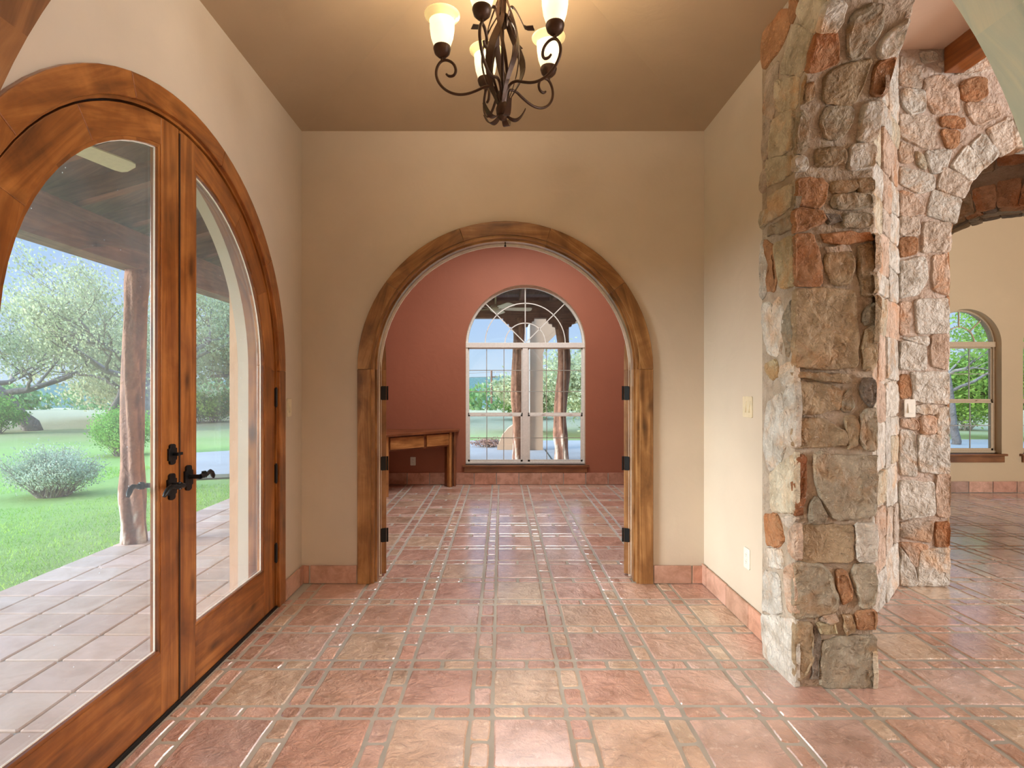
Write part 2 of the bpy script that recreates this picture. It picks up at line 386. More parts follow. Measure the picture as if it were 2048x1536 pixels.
def inside(x, y): # rooms that are tiled
    if -1.38 <= x <= 1.7 and -1.2 <= y <= 3.85: return True
    if -1.62 <= x <= 1.75 and 3.85 <= y <= 7.75: return True
    if x > 1.6 and -.6 <= y <= 7.2 and x < 8.2: return not (y > 3.9 and x < 3.2)
    return False
def clipr(x0, x1, y0, y1):
    return x0, x1, y0, y1
fl = MB()
i0, i1 = -6, 20; j0, j1 = -10, 13
for i in range(i0, i1):
    for j in range(j0, j1):
        x = X0_+P_*i; y = Y0_+P_*j
        sub = [(x, x+SW, y, y+SW)]
        h = (P_-SW)
        a, b = R.uniform(.46, .54), R.uniform(.46, .54)
        sub += [(x+SW, x+SW+h*a, y, y+SW), (x+SW+h*a, x+P_, y, y+SW)]
        sub += [(x, x+SW, y+SW, y+SW+h*b), (x, x+SW, y+SW+h*b, y+P_)]
        sub += [(x+SW, x+P_, y+SW, y+P_)]
        for (a0, a1, b0, b1) in sub:
            a0c = a0
            if a1 > -1.38 and a0 < -1.38 and b1 < 3.85: a0 = -1.375
            if a0 < 1.75 < a1 and b0 > 3.9: a1 = 1.745
            if b0 < 7.75 < b1 and a0 < 1.7: b1 = 7.745
            if inside((a0+a1)/2, (b0+b1)/2): tile(fl, a0, a1, b0, b1, rise=.009)
flo = MB(); flo.box(-1.62, 8.4, -4.0, 7.8, -.2, -.0032)
floor_o = struct('floor', flo, M_GROUT)
ft = fl.build('floor_tiles', M_TILE, floor_o); ft['kind'] = 'stuff'
# ------------------------------------------------------------------ walls
HB = 3.12
D1 = dict(c=2.394, zc=1.45)       # front door (left wall)
D2 = dict(c=.026, zc=1.476)       # study door (back wall)
T1 = dict(c=.0, zc=1.476)         # arch the view passes through
wl = MB()
for P in wall_poly(.75, 4.0, 0, 3.5, [(D1['c'], 1.03, D1['zc'], 0)]): wl.prism(P, frX(-1.38, -1), 0, .24, mf=0, mb=1, ms=0)
struct('wall_left', wl, [M_TAN, M_STUCCO])
wb = MB()
for P in wall_poly(-1.62, 1.78, 0, 3.6, [(D2['c'], .93, D2['zc'], 0)]): wb.prism(P, frY(3.846), 0, .15, mf=0, mb=1, ms=1)
struct('wall_back', wb, [M_TAN, M_RED])
wn = MB()
for P in wall_poly(-1.62, 1.66, 0, 3.5, [(T1['c'], .925, T1['zc'], 0)]): wn.prism(P, frY(.90, -1), 0, .15)
struct('wall_front', wn, M_TAN)
wr = MB(); wr.prism([(2.83, 0), (3.85, 0), (3.85, 3.5), (2.83, 3.5)], frX(1.398), 0, .2)
struct('wall_right', wr, M_TAN)
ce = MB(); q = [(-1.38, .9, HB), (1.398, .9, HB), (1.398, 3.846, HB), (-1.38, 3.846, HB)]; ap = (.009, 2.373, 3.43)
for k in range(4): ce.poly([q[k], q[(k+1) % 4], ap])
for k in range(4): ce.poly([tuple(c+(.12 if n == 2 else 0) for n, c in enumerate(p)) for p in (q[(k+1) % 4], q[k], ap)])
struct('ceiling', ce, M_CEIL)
# study (red room)
rr = MB(); WY = 7.75
W1 = (.335, .835, 1.945, .275)
for P in wall_poly(-1.8, 1.9, 0, 3.7, [W1]): rr.prism(P, frY(WY), 0, .2, mf=0, mb=1, ms=1)
struct('wall_study_back', rr, [M_RED, M_STUCCO])
r2 = MB(); r2.prism([(3.996, 0), (7.75, 0), (7.75, 3.7), (3.996, 3.7)], frX(-1.62, -1), 0, .26, mf=0, mb=1, ms=0)
struct('wall_study_left', r2, [M_RED, M_STUCCO])
r3 = MB(); r3.prism([(3.996, 0), (7.75, 0), (7.75, 3.7), (3.996, 3.7)], frX(1.75), 0, .12)
struct('wall_study_right', r3, M_RED)
r4 = MB(); r4.box(-1.9, 1.9, 3.9, 7.95, 3.6, 3.75); struct('ceiling_study', r4, M_PINK)
# room the camera stands in
r5 = MB(); r5.box(-1.48, -1.38, -4, .75, 0, 3.1); r5.box(3.0, 3.1, -4, .0, 0, 3.1); r5.box(-1.48, 3.1, -4.1, -4, 0, 3.1)
struct('wall_rear', r5, M_TAN)
r6 = MB(); r6.box(-1.48, 1.7, -4.1, .8, 3.1, 3.2); struct('ceiling_rear', r6, M_PINK)
# living room shell
r7 = MB()
WF = 7.16
wins = [(5.975, .455, 1.905, .5), (7.16, .455, 1.905, .5)]
for P in wall_poly(2.0, 9.2, 0, 3.8, wins): r7.prism(P, frY(WF), 0, .2, mf=0, mb=1, ms=0)
struct('wall_far', r7, [M_FARTAN, M_STUCCO])
r8 = MB(); r8.box(9.2, 9.3, -2.5, 7.3, 0, 3.8); struct('wall_living_right', r8, M_FARTAN)
r9 = MB(); r9.box(1.70, 9.3, -2.6, 7.35, 3.64, 3.8); struct('ceiling_living', r9, M_PINK)
r10 = MB(); r10.box(1.78, 9.3, -2.7, -2.6, 0, 3.8); struct('wall_living_near', r10, M_FARTAN)
# ------------------------------------------------------------------ stone walls
SC = {'r': (.46, .25, .13), 'o': (.30, .13, .06), 'b': (.43, .33, .21), 'g': (.42, .37, .28), 'c': (.62, .56, .43), 'w': (.70, .67, .60), 'k': (.24, .20, .16),
      'y': (.52, .44, .28), 'p': (.64, .49, .38), 'q': (.62, .53, .44)}
class Sheet:
    """stone facing: polygons in (p,q) metres laid on a surface fn(p,q,h)"""
    def __init__(s, fn, grow=.012): s.fn = fn; s.mb = MB(); s.grow = grow
    def stone(s, P, col, h=.014, inset=.007, jit=.0045):
        P = [Vector((a, b)) for a, b in P]
        if sum(P[i].x*P[(i+1) % len(P)].y-P[(i+1) % len(P)].x*P[i].y for i in range(len(P))) < 0: P = P[::-1]
        Q = []
        for i in range(len(P)):
            a, b = P[i], P[(i+1) % len(P)]; L_ = (b-a).length; n = max(1, int(L_/.028))
            for k in range(n):
                t = k/n
                if k == 0 and L_ > .04 and len(P) < 9:
                    Q.append(a+(b-a)*min(.25, .012/L_)); continue
                Q.append(a+(b-a)*t+Vector((R.uniform(-jit, jit), R.uniform(-jit, jit))))
            if L_ > .04 and len(P) < 9: Q.append(a+(b-a)*(1-min(.25, .012/L_)))
        c = sum(Q, Vector((0, 0)))/len(Q); Q = [p+(p-c).normalized()*s.grow for p in Q]
        rad = max(.02, min((p-c).length for p in P))
        col = SC[col] if isinstance(col, str) else col
        k = R.uniform(.9, 1.12); s.mb.col = (col[0]*k, col[1]*k, col[2]*k)
        h *= R.uniform(.8, 1.3); tp, tq = R.uniform(-.03, .03), R.uniform(-.03, .03)
        rings = []
        sd = R.uniform(0, 50); c3 = lambda v_: Vector((v_.x*7, v_.y*7, sd))
        for f, hh in ((0, -.012), (0.0, .45), (.5, .88), (1.0, 1.0)):
            e = max(.3, 1-inset*f/rad)
            rings.append([s.mb.vert(s.fn(*(c+(p-c)*e), (hh if hh < 0 else hh*h+(.30*h*mn.noise(c3(c+(p-c)*e)*3)+tp*(p.x-c.x)+tq*(p.y-c.y))*(f > 0)))) for p in Q])
        for e in (.8, .62, .44, .26):
            if e*rad < .012: continue
            rings.append([s.mb.vert(s.fn(*(c+(p-c)*e), h+tp*(p.x-c.x)*e+tq*(p.y-c.y)*e+h*(.8*mn.noise(c3(c+(p-c)*e))+.5*mn.noise(c3(c+(p-c)*e)*3)+.3*mn.noise(c3(c+(p-c)*e)*7)))) for p in Q])
        n = len(Q)
        for r0, r1 in zip(rings, rings[1:]):
            for i in range(n): s.mb.face([r0[i], r0[(i+1) % n], r1[(i+1) % n], r1[i]])
        ci = s.mb.vert(s.fn(c.x, c.y, h+h*(.8*mn.noise(c3(c))+.5*mn.noise(c3(c)*3)))); mid = rings[-1]
        for i in range(n): s.mb.face([mid[i], mid[(i+1) % n], ci])
    def fill(s, p0, p1, q0, q1, cols, mn=.09, mxs=.3, skip=None, gap=.011):
        """random rubble in a rectangle"""
        def rec(a0, a1, b0, b1):
            wd, ht = a1-a0, b1-b0
            if (wd > mxs or ht > mxs*.8 or (wd*ht > mxs*mxs*.45 and R.random() < .7)) and max(wd, ht) > mn*2:
                t = R.uniform(.35, .65)
                if wd*R.uniform(.75, 1.3) > ht:
                    m = a0+wd*t; rec(a0, m, b0, b1); rec(m, a1, b0, b1)
                else:
                    m = b0+ht*t; rec(a0, a1, b0, m); rec(a0, a1, m, b1)
                return
            if skip and skip((a0+a1)/2, (b0+b1)/2): return
            g = gap*R.uniform(.7, 1.6); j = min(wd, ht)*.12
            P = [(a0+g, b0+g), (a1-g, b0+g), (a1-g, b1-g), (a0+g, b1-g)]
            P = [(x+R.uniform(-j, j)*(.5 if abs(x-a0) < .02 or abs(x-a1) < .02 else 1), y+R.uniform(-j, j)*.6) for x, y in P]
            s.stone(P, R.choice(cols))
        rec(p0, p1, q0, q1)
AC, AZ, AR = 1.72, 2.33, .78      # stone arch between foyer and living room: centre Y, spring height, radius
XL, XRt = 1.325, 1.675            # mortar faces
MC = (.50, .42, .33)
st = MB(); st.col = MC
for P in wall_poly(-.9, 2.83, 0, 3.64, [(AC, AR+.015, AZ, 0)], n=40):
    st.prism(P, frX(XL), 0, XRt-XL)
stone1 = struct('wall_stone_arch', st, M_MORTAR)
MX = 2.5/F
def intr(x, s_, h):               # intrados sheet: x across, s_ along the vertical then round the arch
    if s_ <= AZ: return (x, AC+AR+.012-h, s_)
    a = (s_-AZ)/AR; r = AR+.012-h
    return (x, AC+r*cos(a), AZ+r*sin(a))
def px_intr(u, v):
    s_ = CAMH+(VV-v)*2.5/F
    if s_ > AZ:
        lo, hi = 0, 1.35
        for _ in range(30):
            m = (lo+hi)/2; Y = AC+AR*cos(m); Z = AZ+AR*sin(m)
            if VV-F*(Z-CAMH)/Y > v: lo = m
            else: hi = m
        Y = AC+AR*cos(lo); return ((u-VU)*Y/F, AZ+AR*lo)
    return ((u-VU)*2.5/F, s_)
def px_left(u, v):
    Y = 1.31*F/(u-VU); return (Y, CAMH+(VV-v)*Y/F)
def px_wall(u, v): return ((u-VU)*3.75/F, CAMH+(VV-v)*3.75/F)
CR = {'4': (1500, 0, 3.84), '5': (1500, 380, 3.84), '6': (1500, 760, 3.84), '7': (1500, 1100, 3.84), 'd': (1450, 0, 2.56), 'e': (1450, 550, 2.56)}
def load(sheet, conv, txt, clampf=None):
    for ln in txt.strip().split('\n'):
        k, c, nums = ln.split(None, 2); v = [float(t) for t in nums.replace(',', ' ').split()]
        ox, oy, sc = CR[k]
        P = [conv(ox+v[i]/sc, oy+v[i+1]/sc) for i in range(0, len(v)-1, 2)]
        if clampf: P = [clampf(p) for p in P]
        sheet.stone(P, c)
FRONT = '''
4 r 375,1380 570,1375 590,1430 560,1570 520,1585 380,1560
4 b 640,1400 820,1385 830,1440 760,1465 640,1470
4 b 840,1380 945,1375 950,1470 850,1470
4 g 650,1500 950,1490 955,1580 780,1595 640,1585
4 g 305,1500 385,1520 375,1575 300,1580
5 r 320,145 570,165 590,220 420,300 325,310
5 k 580,185 700,195 700,225 600,250
5 g 735,185 945,185 940,275 730,280
5 r 560,340 930,325 945,385 650,405 580,390
5 r 320,350 490,345 530,480 555,720 330,720
5 q 595,440 770,425 775,465 600,475
5 b 600,490 770,480 800,560 770,710 650,710 600,600
5 b 835,440 940,420 970,560 965,800 870,800 850,600
5 g 890,930 970,870 975,1025 880,1020
5 b 900,1070 965,1050 965,1360 885,1380 880,1150
5 b 310,770 530,765 800,780 830,1150 820,1350 620,1365 350,1350 330,1000
5 b 345,1400 760,1420 760,1480 350,1440
6 b 340,20 560,40 700,80 690,220 390,260 355,150
6 g 740,110 780,80 795,230 720,235
6 k 880,0 960,0 965,170 940,205 870,110
6 b 345,310 560,310 740,400 745,500 350,515
6 b 740,290 820,290 840,370 820,510 770,510
6 g 870,260 900,235 960,225 975,540 870,500
6 o 345,590 440,595 425,850 410,1040 330,1030 330,850
6 g 510,590 560,560 640,590 975,600 975,850 960,1030 690,1070 640,1050 560,900 510,720
6 g 470,960 520,900 590,1080 480,1100
6 b 350,1130 790,1125 785,1390 590,1390 480,1400 360,1370
6 w 825,1115 985,1115 990,1390 830,1380
7 g 325,120 540,115 620,200 680,400 650,480 350,520 330,300
7 r 670,170 740,170 785,320 780,390 720,400 690,290
7 g 790,180 820,130 975,130 980,300 960,430 860,440 840,330
7 q 550,530 640,495 680,560 620,560
7 y 530,575 665,575 660,635 540,635
7 b 720,500 780,520 800,640 750,650
7 r 830,490 975,475 985,570 960,600 830,600
7 b 335,570 480,580 480,850 440,960 370,1010 340,990
7 k 500,600 545,660 520,1000 480,980
7 g 570,720 700,685 980,675 985,1050 560,1050 570,800
4 w 305,1205 430,1205 445,1290 310,1300
4 g 330,960 400,850 450,900 440,1140 400,1165 300,1160
4 b 520,1150 720,1140 735,1250 530,1270
4 w 790,1120 965,1110 960,1270 770,1290
4 g 600,830 790,830 790,920 700,1050 590,1050 560,930
4 w 890,800 1040,790 970,1060 840,1070
4 b 590,590 720,520 940,460 870,650 800,790 590,780
4 r 980,500 1130,440 1060,720 940,720
4 r 440,270 660,250 680,480 400,550
4 g 770,220 800,120 960,40 1020,60 1000,250 850,440 770,440
4 w 1010,330 1230,150 1200,350 1150,420 1005,440
4 w 560,30 740,40 700,190 660,240 490,245
4 b 350,600 410,600 410,780 340,780
4 b 430,640 490,650 480,770 425,780
'''
LEFT = '''
4 c 115,1230 295,1200 300,1330 120,1430
4 c 165,930 315,845 300,1140 135,1210
4 c 190,630 222,625 210,800 185,840
4 c 235,630 350,590 335,820 200,850
4 c 320,195 455,265 375,570 215,550
4 c 370,0 560,0 480,240 440,230 345,95
4 r 190,75 270,90 280,200 230,330 95,525 75,400 90,210
4 q 120,570 200,480 190,620 160,920 90,860
4 q 90,960 140,920 120,1200 80,1230
4 q 75,1340 110,1300 105,1440 60,1480
4 r 290,0 340,0 330,100 300,180
5 c 140,60 300,-40 290,120 140,240
5 c 45,200 120,150 130,220 60,300
5 g 130,290 300,200 310,290 130,350
5 y 180,420 310,370 320,720 220,740
5 w 65,470 85,380 130,600 100,800 70,830
5 r 90,390 160,440 190,640 170,770 110,760 150,600
5 w 80,880 140,880 200,1200 190,1270 120,1240 90,1060
5 w 160,880 210,830 240,1000 220,1240 205,1200
5 g 240,1010 300,850 310,1160 270,1280
5 y 110,1340 180,1310 200,1420 150,1450
5 w 215,1360 320,1330 325,1500 230,1490
6 w 130,180 235,100 245,520 200,640 130,690 95,520
6 w 255,100 340,20 340,500 260,490
6 c 145,730 330,560 320,1010 160,1000
6 r 100,1040 190,1040 240,1220 200,1270 120,1260
6 w 120,1300 220,1310 230,1440 120,1430
6 p 305,1150 350,1110 350,1370 300,1340
6 q 220,1060 330,1060 290,1120 240,1100
7 w 100,170 200,200 220,480 90,460
7 p 260,150 320,110 330,480 270,450
7 w 80,500 325,550 325,1050 100,820
'''
WALL = '''
d q 890,280 1010,320 1015,440 860,420
d w 925,450 1030,460 1030,560 960,575 920,530
d q 860,480 915,450 915,540
d p 1040,400 1130,380 1200,450 1205,560 1080,570 1030,480
d q 1200,370 1330,250 1380,270 1390,340 1270,370
d r 1220,420 1300,390 1350,400 1350,480 1300,510 1230,500
d p 1250,520 1420,530 1420,590 1300,630 1260,580
d w 1010,260 1095,265 1090,300 1030,310
d q 900,580 1080,600 1080,740 1040,750 870,690
d r 1115,595 1235,600 1235,650 1125,640
d r 1120,660 1210,670 1200,740 1150,750
d q 870,720 970,750 970,820 880,820
d w 1040,770 1170,765 1140,860 1070,880
d c 990,770 1020,790 1040,860 1000,840
d w 890,850 1080,900 1080,960 1000,980 870,930
d p 880,975 960,985 1030,1060 1020,1090 880,1100
d q 870,1110 1000,1110 1000,1200 880,1195
d r 885,1220 990,1215 990,1290 890,1310
d w 885,1340 1030,1315 1045,1420 1000,1500 890,1520
d p 1080,1310 1150,1300 1155,1505 1080,1480
d q 1030,1140 1165,1140 1160,1280 1020,1285
d w 1080,970 1220,1020 1190,1140 1050,1095
d q 1130,850 1270,920 1230,1010 1100,960
d w 1250,740 1335,850 1270,920 1170,850
d w 1330,680 1410,780 1340,855 1270,740
d q 1480,590 1500,740 1430,790 1355,660
d w 1500,600 1600,600 1590,735 1505,735
d q 1230,250 1100,320 1190,350 1290,240
e p 885,140 960,140 950,300 880,300
e w 990,130 1150,120 1155,290 1000,295
e w 920,320 1050,315 1050,360 980,345
e w 880,340 1030,360 1040,480 880,480
e p 1070,310 1155,310 1150,480 1070,460
e r 880,515 950,515 960,620 880,630
e w 965,500 1150,500 1150,660 980,640
e w 985,670 1095,670 1095,710 985,705
e p 890,740 990,745 1000,795 890,770
e p 1015,730 1085,730 1085,810 1015,810
e w 1100,690 1155,680 1155,815 1100,815
e w 900,800 980,810 990,1030 890,1020 885,850
e w 1000,825 1150,825 1155,1015 1010,1005
e w 890,1060 1080,1070 1080,1230 890,1250
e p 1095,1025 1160,1025 1160,1240 1095,1230
e q 890,1270 1070,1265 1060,1370 890,1340
e r 1090,1275 1155,1270 1155,1390 1090,1390
e p 905,1375 1050,1390 990,1500
e w 1010,1420 1155,1400 1155,1590 1000,1590
e w 880,1400 980,1520 995,1590 880,1590
'''
sh = Sheet(intr)
load(sh, px_intr, FRONT, lambda p: (min(max(p[0], 1.322), 1.682), max(p[1], .005)))
sh.fill(1.325, 1.675, AZ+.78*1.0, AZ+.78*pi, list('bgrwq'))
sh.mb.build('reveal_stones', M_STONE, stone1)
sl = Sheet(lambda p, q, h: (XL+.002-h, p, q), .013)
load(sl, px_left, LEFT, lambda p: (min(max(p[0], 2.3 if p[1] > 2.8 else 2.47), 2.832), max(p[1], .005)) if p[1] < 2.35 else p)
def sk(p, q):
    inarch = q < AZ and abs(p-AC) < AR or (q >= AZ and (p-AC)**2+(q-AZ)**2 < (AR+.02)**2)
    return inarch or p > 2.2
sl.fill(-.9, 2.3, 0, 3.3, list('cqwrb'), skip=sk)
sl.mb.build('foyer_side_stones', M_STONE, stone1)
sr = Sheet(lambda p, q, h: (XRt-.002+h, p, q))
sr.fill(-.9, 2.8, 0, 3.62, list('cqwpb'), skip=lambda p, q: q < AZ and abs(p-AC) < AR+.06 or (q >= AZ and (p-AC)**2+(q-AZ)**2 < (AR+.08)**2))
sr.mb.build('living_side_stones', M_STONE, stone1)
# diagonal stone wall
DL = sqrt(2)*1.0; t_ = (1/sqrt(2), 1/sqrt(2)); n_ = (1/sqrt(2), -1/sqrt(2))
dm = MB(); dm.col = (.62, .54, .45); fd = frD((1.69, 2.77), t_, (-n_[0], -n_[1])); dm.prism([(-.05, 0), (DL, 0), (DL, 3.64), (-.05, 3.64)], fd, .012, .25)
stone2 = struct('wall_stone_diagonal', dm, M_MORTAR)
sd = Sheet(lambda p, q, h: (1.69+t_[0]*p+n_[0]*(h-.014), 2.77+t_[1]*p+n_[1]*(h-.014), q))
sd.fill(0, DL, 0, 3.62, list('cqwwwp'), mxs=.42)
sd.mb.build('diagonal_stones', M_STONE, stone2)
# stone wall with the arch towards the window room
wm = MB(); wm.col = (.60, .49, .41); BX, BZ, BR = 3.835, 2.27, .80
for P in wall_poly(2.68, 6.2, 0, 3.64, [(BX, BR+.012, BZ, 0)], n=36): wm.prism(P, frY(3.775), 0, .33)
stone3 = struct('wall_stone_living', wm, M_MORTAR)
sw = Sheet(lambda p, q, h: (p, 3.775-h, q))
load(sw, px_wall, WALL, lambda p: (max(p[0], 2.70), min(max(p[1], .006), 3.62)))
def sk2(p, q): return p < 3.6 or (q < BZ and abs(p-BX) < BR) or ((p-BX)**2+(q-BZ)**2 < (BR+.26)**2)
sw.fill(2.7, 6.2, 0, 3.62, list('cqwrp'), skip=sk2)
for k in range(4, 15):
    a0 = pi-pi*(k)/12.; a1 = pi-pi*(k+1)/12.
    if BX+BR*cos(a0) < 3.62 or a1 < -.05: continue
    sw.stone([(BX+(BR+.0)*cos(a0-.02), BZ+BR*sin(a0-.02)), (BX+(BR+.23)*cos(a0-.02), BZ+(BR+.23)*sin(a0-.02)), (BX+(BR+.23)*cos(a1+.02), BZ+(BR+.23)*sin(a1+.02)), (BX+BR*cos(a1+.02), BZ+BR*sin(a1+.02))], R.choice('wqc'))
sw.mb.build('wall_stones', M_STONE, stone3)
def intr2(x, s_, h):
    if s_ <= BZ: return (BX-BR-.01+h, 3.775+x, s_)
    a = pi-(s_-BZ)/BR; r = BR+.01-h
    return (BX+r*cos(a), 3.775+x, BZ+r*sin(a))
si = Sheet(intr2); si.fill(.0, .33, 0, BZ+pi*BR, list('bqwr'), mxs=.26); si.mb.build('reveal_stones', M_STONE, stone3)
# diagonal stone arch inside the window room
EC = (4.4, 4.95); et = (1/sqrt(2), -1/sqrt(2)); en = (1/sqrt(2), 1/sqrt(2)); ER, EZ, ET = .9, 2.05, .48
fe = frD(EC, et, en); em = MB(); em.col = (.36, .26, .17)
for P in wall_poly(-2.1, 1.25, 0, 3.64, [(0, ER+.012, EZ, 0)], n=36): em.prism(P, fe, 0, ET)
stone4 = struct('wall_stone_rotunda', em, M_MORTAR)
s4 = Sheet(lambda p, q, h: fe(p, -h, q))
s4.fill(-2.1, 1.25, 1.9, 3.6, list('bbrq'), skip=lambda p, q: (p)**2+(q-EZ)**2 < (ER+.3)**2 or abs(p) < ER and q < EZ)
for k in range(20):
    a0 = pi*k/20; a1 = pi*(k+1)/20; rr_ = R.uniform(.2, .27)
    s4.stone([((ER+.004)*cos(a0+.012), EZ+(ER+.004)*sin(a0+.012)), ((ER+rr_)*cos(a0+.012), EZ+(ER+rr_)*sin(a0+.012)), ((ER+rr_)*cos(a1-.012), EZ+(ER+rr_)*sin(a1-.012)), ((ER+.004)*cos(a1-.012), EZ+(ER+.004)*sin(a1-.012))], R.choice('bbrgb'))
s4.mb.build('rotunda_stones', M_STONE, stone4)
def intr3(x, s_, h):
    a = pi-s_/ER; r = ER+.01-h
    return fe(r*cos(a), x, EZ+r*sin(a))
s5 = Sheet(intr3); s5.fill(0, ET, 0, pi*ER, list('bgrk'), mxs=.24, mn=.05); s5.mb.build('reveal_stones', M_STONE, stone4)
# ------------------------------------------------------------------ beams of the living room ceiling
for i, (bx, lab) in enumerate([(2.985, 'orange stained timber ceiling beam over the living room, ending at the stone wall')]):
    bm_ = MB(); bm_.box(bx, bx+.13, -2.5, 3.76, 3.47, 3.64, grain=1)
    tag(bm_.build('ceiling_beam', M_BEAM, bevel=.006), lab, 'beam')
# ------------------------------------------------------------------ baseboards of terracotta pieces
BC = [(.62, .34, .24), (.56, .30, .21), (.66, .40, .29), (.52, .33, .25), (.60, .36, .27)]
def baseboard(name, runs, h, cols=BC):
    g = MB(); b = MB()
    for (p0, p1, nrm, cuts) in runs:
        p0 = Vector((*p0, 0)); p1 = Vector((*p1, 0)); d = (p1-p0); Ln = d.length; d.normalize(); n = Vector((*nrm, 0))
        f = lambda a, dd, z: tuple(p0+d*a+n*dd+Vector((0, 0, z)))
        g.prism([(0, 0), (Ln, 0), (Ln, h-.006), (0, h-.006)], f, 0, .011)
        cs = [0]+cuts+[Ln] if cuts is not None else None
        if cs is None:
            cs = [0]; 
            while cs[-1] < Ln-.02: cs.append(min(Ln, cs[-1]+.31))
        for a, c in zip(cs, cs[1:]):
            if c-a < .03: continue
            k = R.uniform(.85, 1.15); q = R.choice(cols); b.col = (q[0]*k, q[1]*k, q[2]*k)
            j = lambda: R.uniform(-.002, .002)
            b.prism([(a+.005, 0.004), (c-.005, .004), (c-.005+j(), h+j()), (a+.005+j(), h+j())], f, .006, .02)
    o = struct(name, g, M_GROUT); b.build('baseboard_tiles', M_BASE, o, bevel=.003)
baseboard('baseboard_left', [((-1.38, 3.52), (-1.38, 3.846), (1, 0), [.25])], .125)
baseboard('baseboard_back', [((-1.38, 3.846), (-.992, 3.846), (0, -1), [.06]), ((1.045, 3.846), (1.398, 3.846), (0, -1), [.265])], .125)
baseboard('baseboard_right', [((1.398, 3.846), (1.398, 2.83), (-1, 0), [.09, .42, .73])], .135)
baseboard('baseboard_study', [((-1.62, 7.75), (1.75, 7.75), (0, -1), None)], .165)
baseboard('baseboard_study_sides', [((-1.62, 7.74), (-1.62, 4.0), (1, 0), None), ((1.75, 7.74), (1.75, 4.0), (-1, 0), None)], .165)
baseboard('baseboard_far', [((3.2, 7.16), (9.2, 7.16), (0, -1), None)], .145)
# ------------------------------------------------------------------ front door (arched double door with glass)
c, zc = D1['c'], D1['zc']; FX = -1.385
fx = frX(FX, -1)                       # depth grows outwards
d1 = empty('door_1', (-1.40, c, 0), kind='structure')
m = MB(); arch_ring(m, frX(-1.36, -1), c, zc, 0.0, 1.028, 1.12, 0, .03, boards=5); m.build('casing', M_DOOR, d1, bevel=.004)
m = MB(); arch_ring(m, frX(-1.38, -1), c, zc, 0.0, 1.016, 1.045, 0, .17, boards=5); m.build('jamb', M_DOOR, d1)
m = MB(); arch_ring(m, frX(-1.436, -1), c, zc, 0.0, .99, 1.03, 0, .03, boards=5); m.build('stop', plain('dark_door_gap', srgb(40, 22, 12), .8), d1)
m = MB(); m.box(-1.56, -1.375, c-1.03, c+1.03, -.02, .012); m.build('threshold', M_BLACK, d1, bevel=.003)
RO, RI = 1.008, .868; DZ = .03
def door_leaf(s, fr, root, wood_, glassm, cx, zs, ro, ri, hs, ms, rail, th=.045, name='door_leaf', dz=0.0):
    """s=+1: leaf on the +a side. hs hinge stile, ms meeting stile widths"""
    g = .003; m = MB(); A = lambda a, z: (cx+s*a, z)
    def pr(pts, gr): m.prism([A(*p) for p in pts], fr, 0, th, grain=gr)
    tm = math.acos(ms/ro)                                   # outer arc where the meeting stile starts
    mt = [(ms, .012)]+[(ro*cos(t), zs+ro*sin(t)) for t in [tm+(pi/2-g-tm)*i/4 for i in range(5)]]+[(g, .012)]
    pr(mt[::-1], pi/2)
    pr([(ro, .012), (ro, zs), (ro-hs, zs+dz), (ro-hs, .012)], pi/2)
    pr([(ms, .012), (ro-hs, .012), (ro-hs, rail), (ms, rail)], 0)
    nb = 3; ri2 = ro-hs; te = math.acos(ms/ri2)
    for k in range(nb):
        t0, t1 = (te)*k/nb, (te)*(k+1)/nb; u0, u1 = tm*k/nb, tm*(k+1)/nb
        P = [(ro*cos(t), zs+ro*sin(t)) for t in [u0+(u1-u0)*i/6 for i in range(7)]]
        Q = [(ri2*cos(t), zs+dz+ri2*sin(t)) for t in [t1+(t0-t1)*i/6 for i in range(7)]]
        pr(P+Q, s*((t0+t1)/2-pi/2))
    leaf = m.build(name, wood_, root, bevel=.0025)
    gl = [(ms, rail), (ri2, rail), (ri2, zs+dz)]+[(ri2*cos(t), zs+dz+ri2*sin(t)) for t in [te*i/16 for i in range(1, 17)]]
    p = MB(); p.prism([A(*q_) for q_ in gl], fr, th*.48, th*.48+.008); p.build('glass_pane', glassm, leaf)
    # glazing bead and pale sealant line
    b = MB(); b2 = MB(); n = len(gl); cen = Vector((ms+.3, .9))
    ins = []
    for i in range(n):
        p0, p1, p2 = Vector(gl[i-1]), Vector(gl[i]), Vector(gl[(i+1) % n]); e1 = (p1-p0).normalized(); e2 = (p2-p1).normalized()
        n1 = Vector((-e1.y, e1.x)); n2 = Vector((-e2.y, e2.x)); nn = (n1+n2); nn = nn/max(.5, nn.length_squared)*2
        ins.append(nn)
    for mb_, o0, o1, dd0, dd1 in ((b, -.004, .013, .004, th*.48), (b2, .010, .017, th*.36, th*.47)):
        for i in range(n):
            j = (i+1) % n; a0, a1 = Vector(gl[i]), Vector(gl[j])
            mb_.prism([A(*(a0+ins[i]*o0)), A(*(a1+ins[j]*o0)), A(*(a1+ins[j]*o1)), A(*(a0+ins[i]*o1))], fr, dd0, dd1, grain=atan2((a1-a0).y, (a1-a0).x*s))
    b.build('glazing_bead', wood_, leaf); b2.build('sealant_line', M_STRIP, leaf)
    return leaf
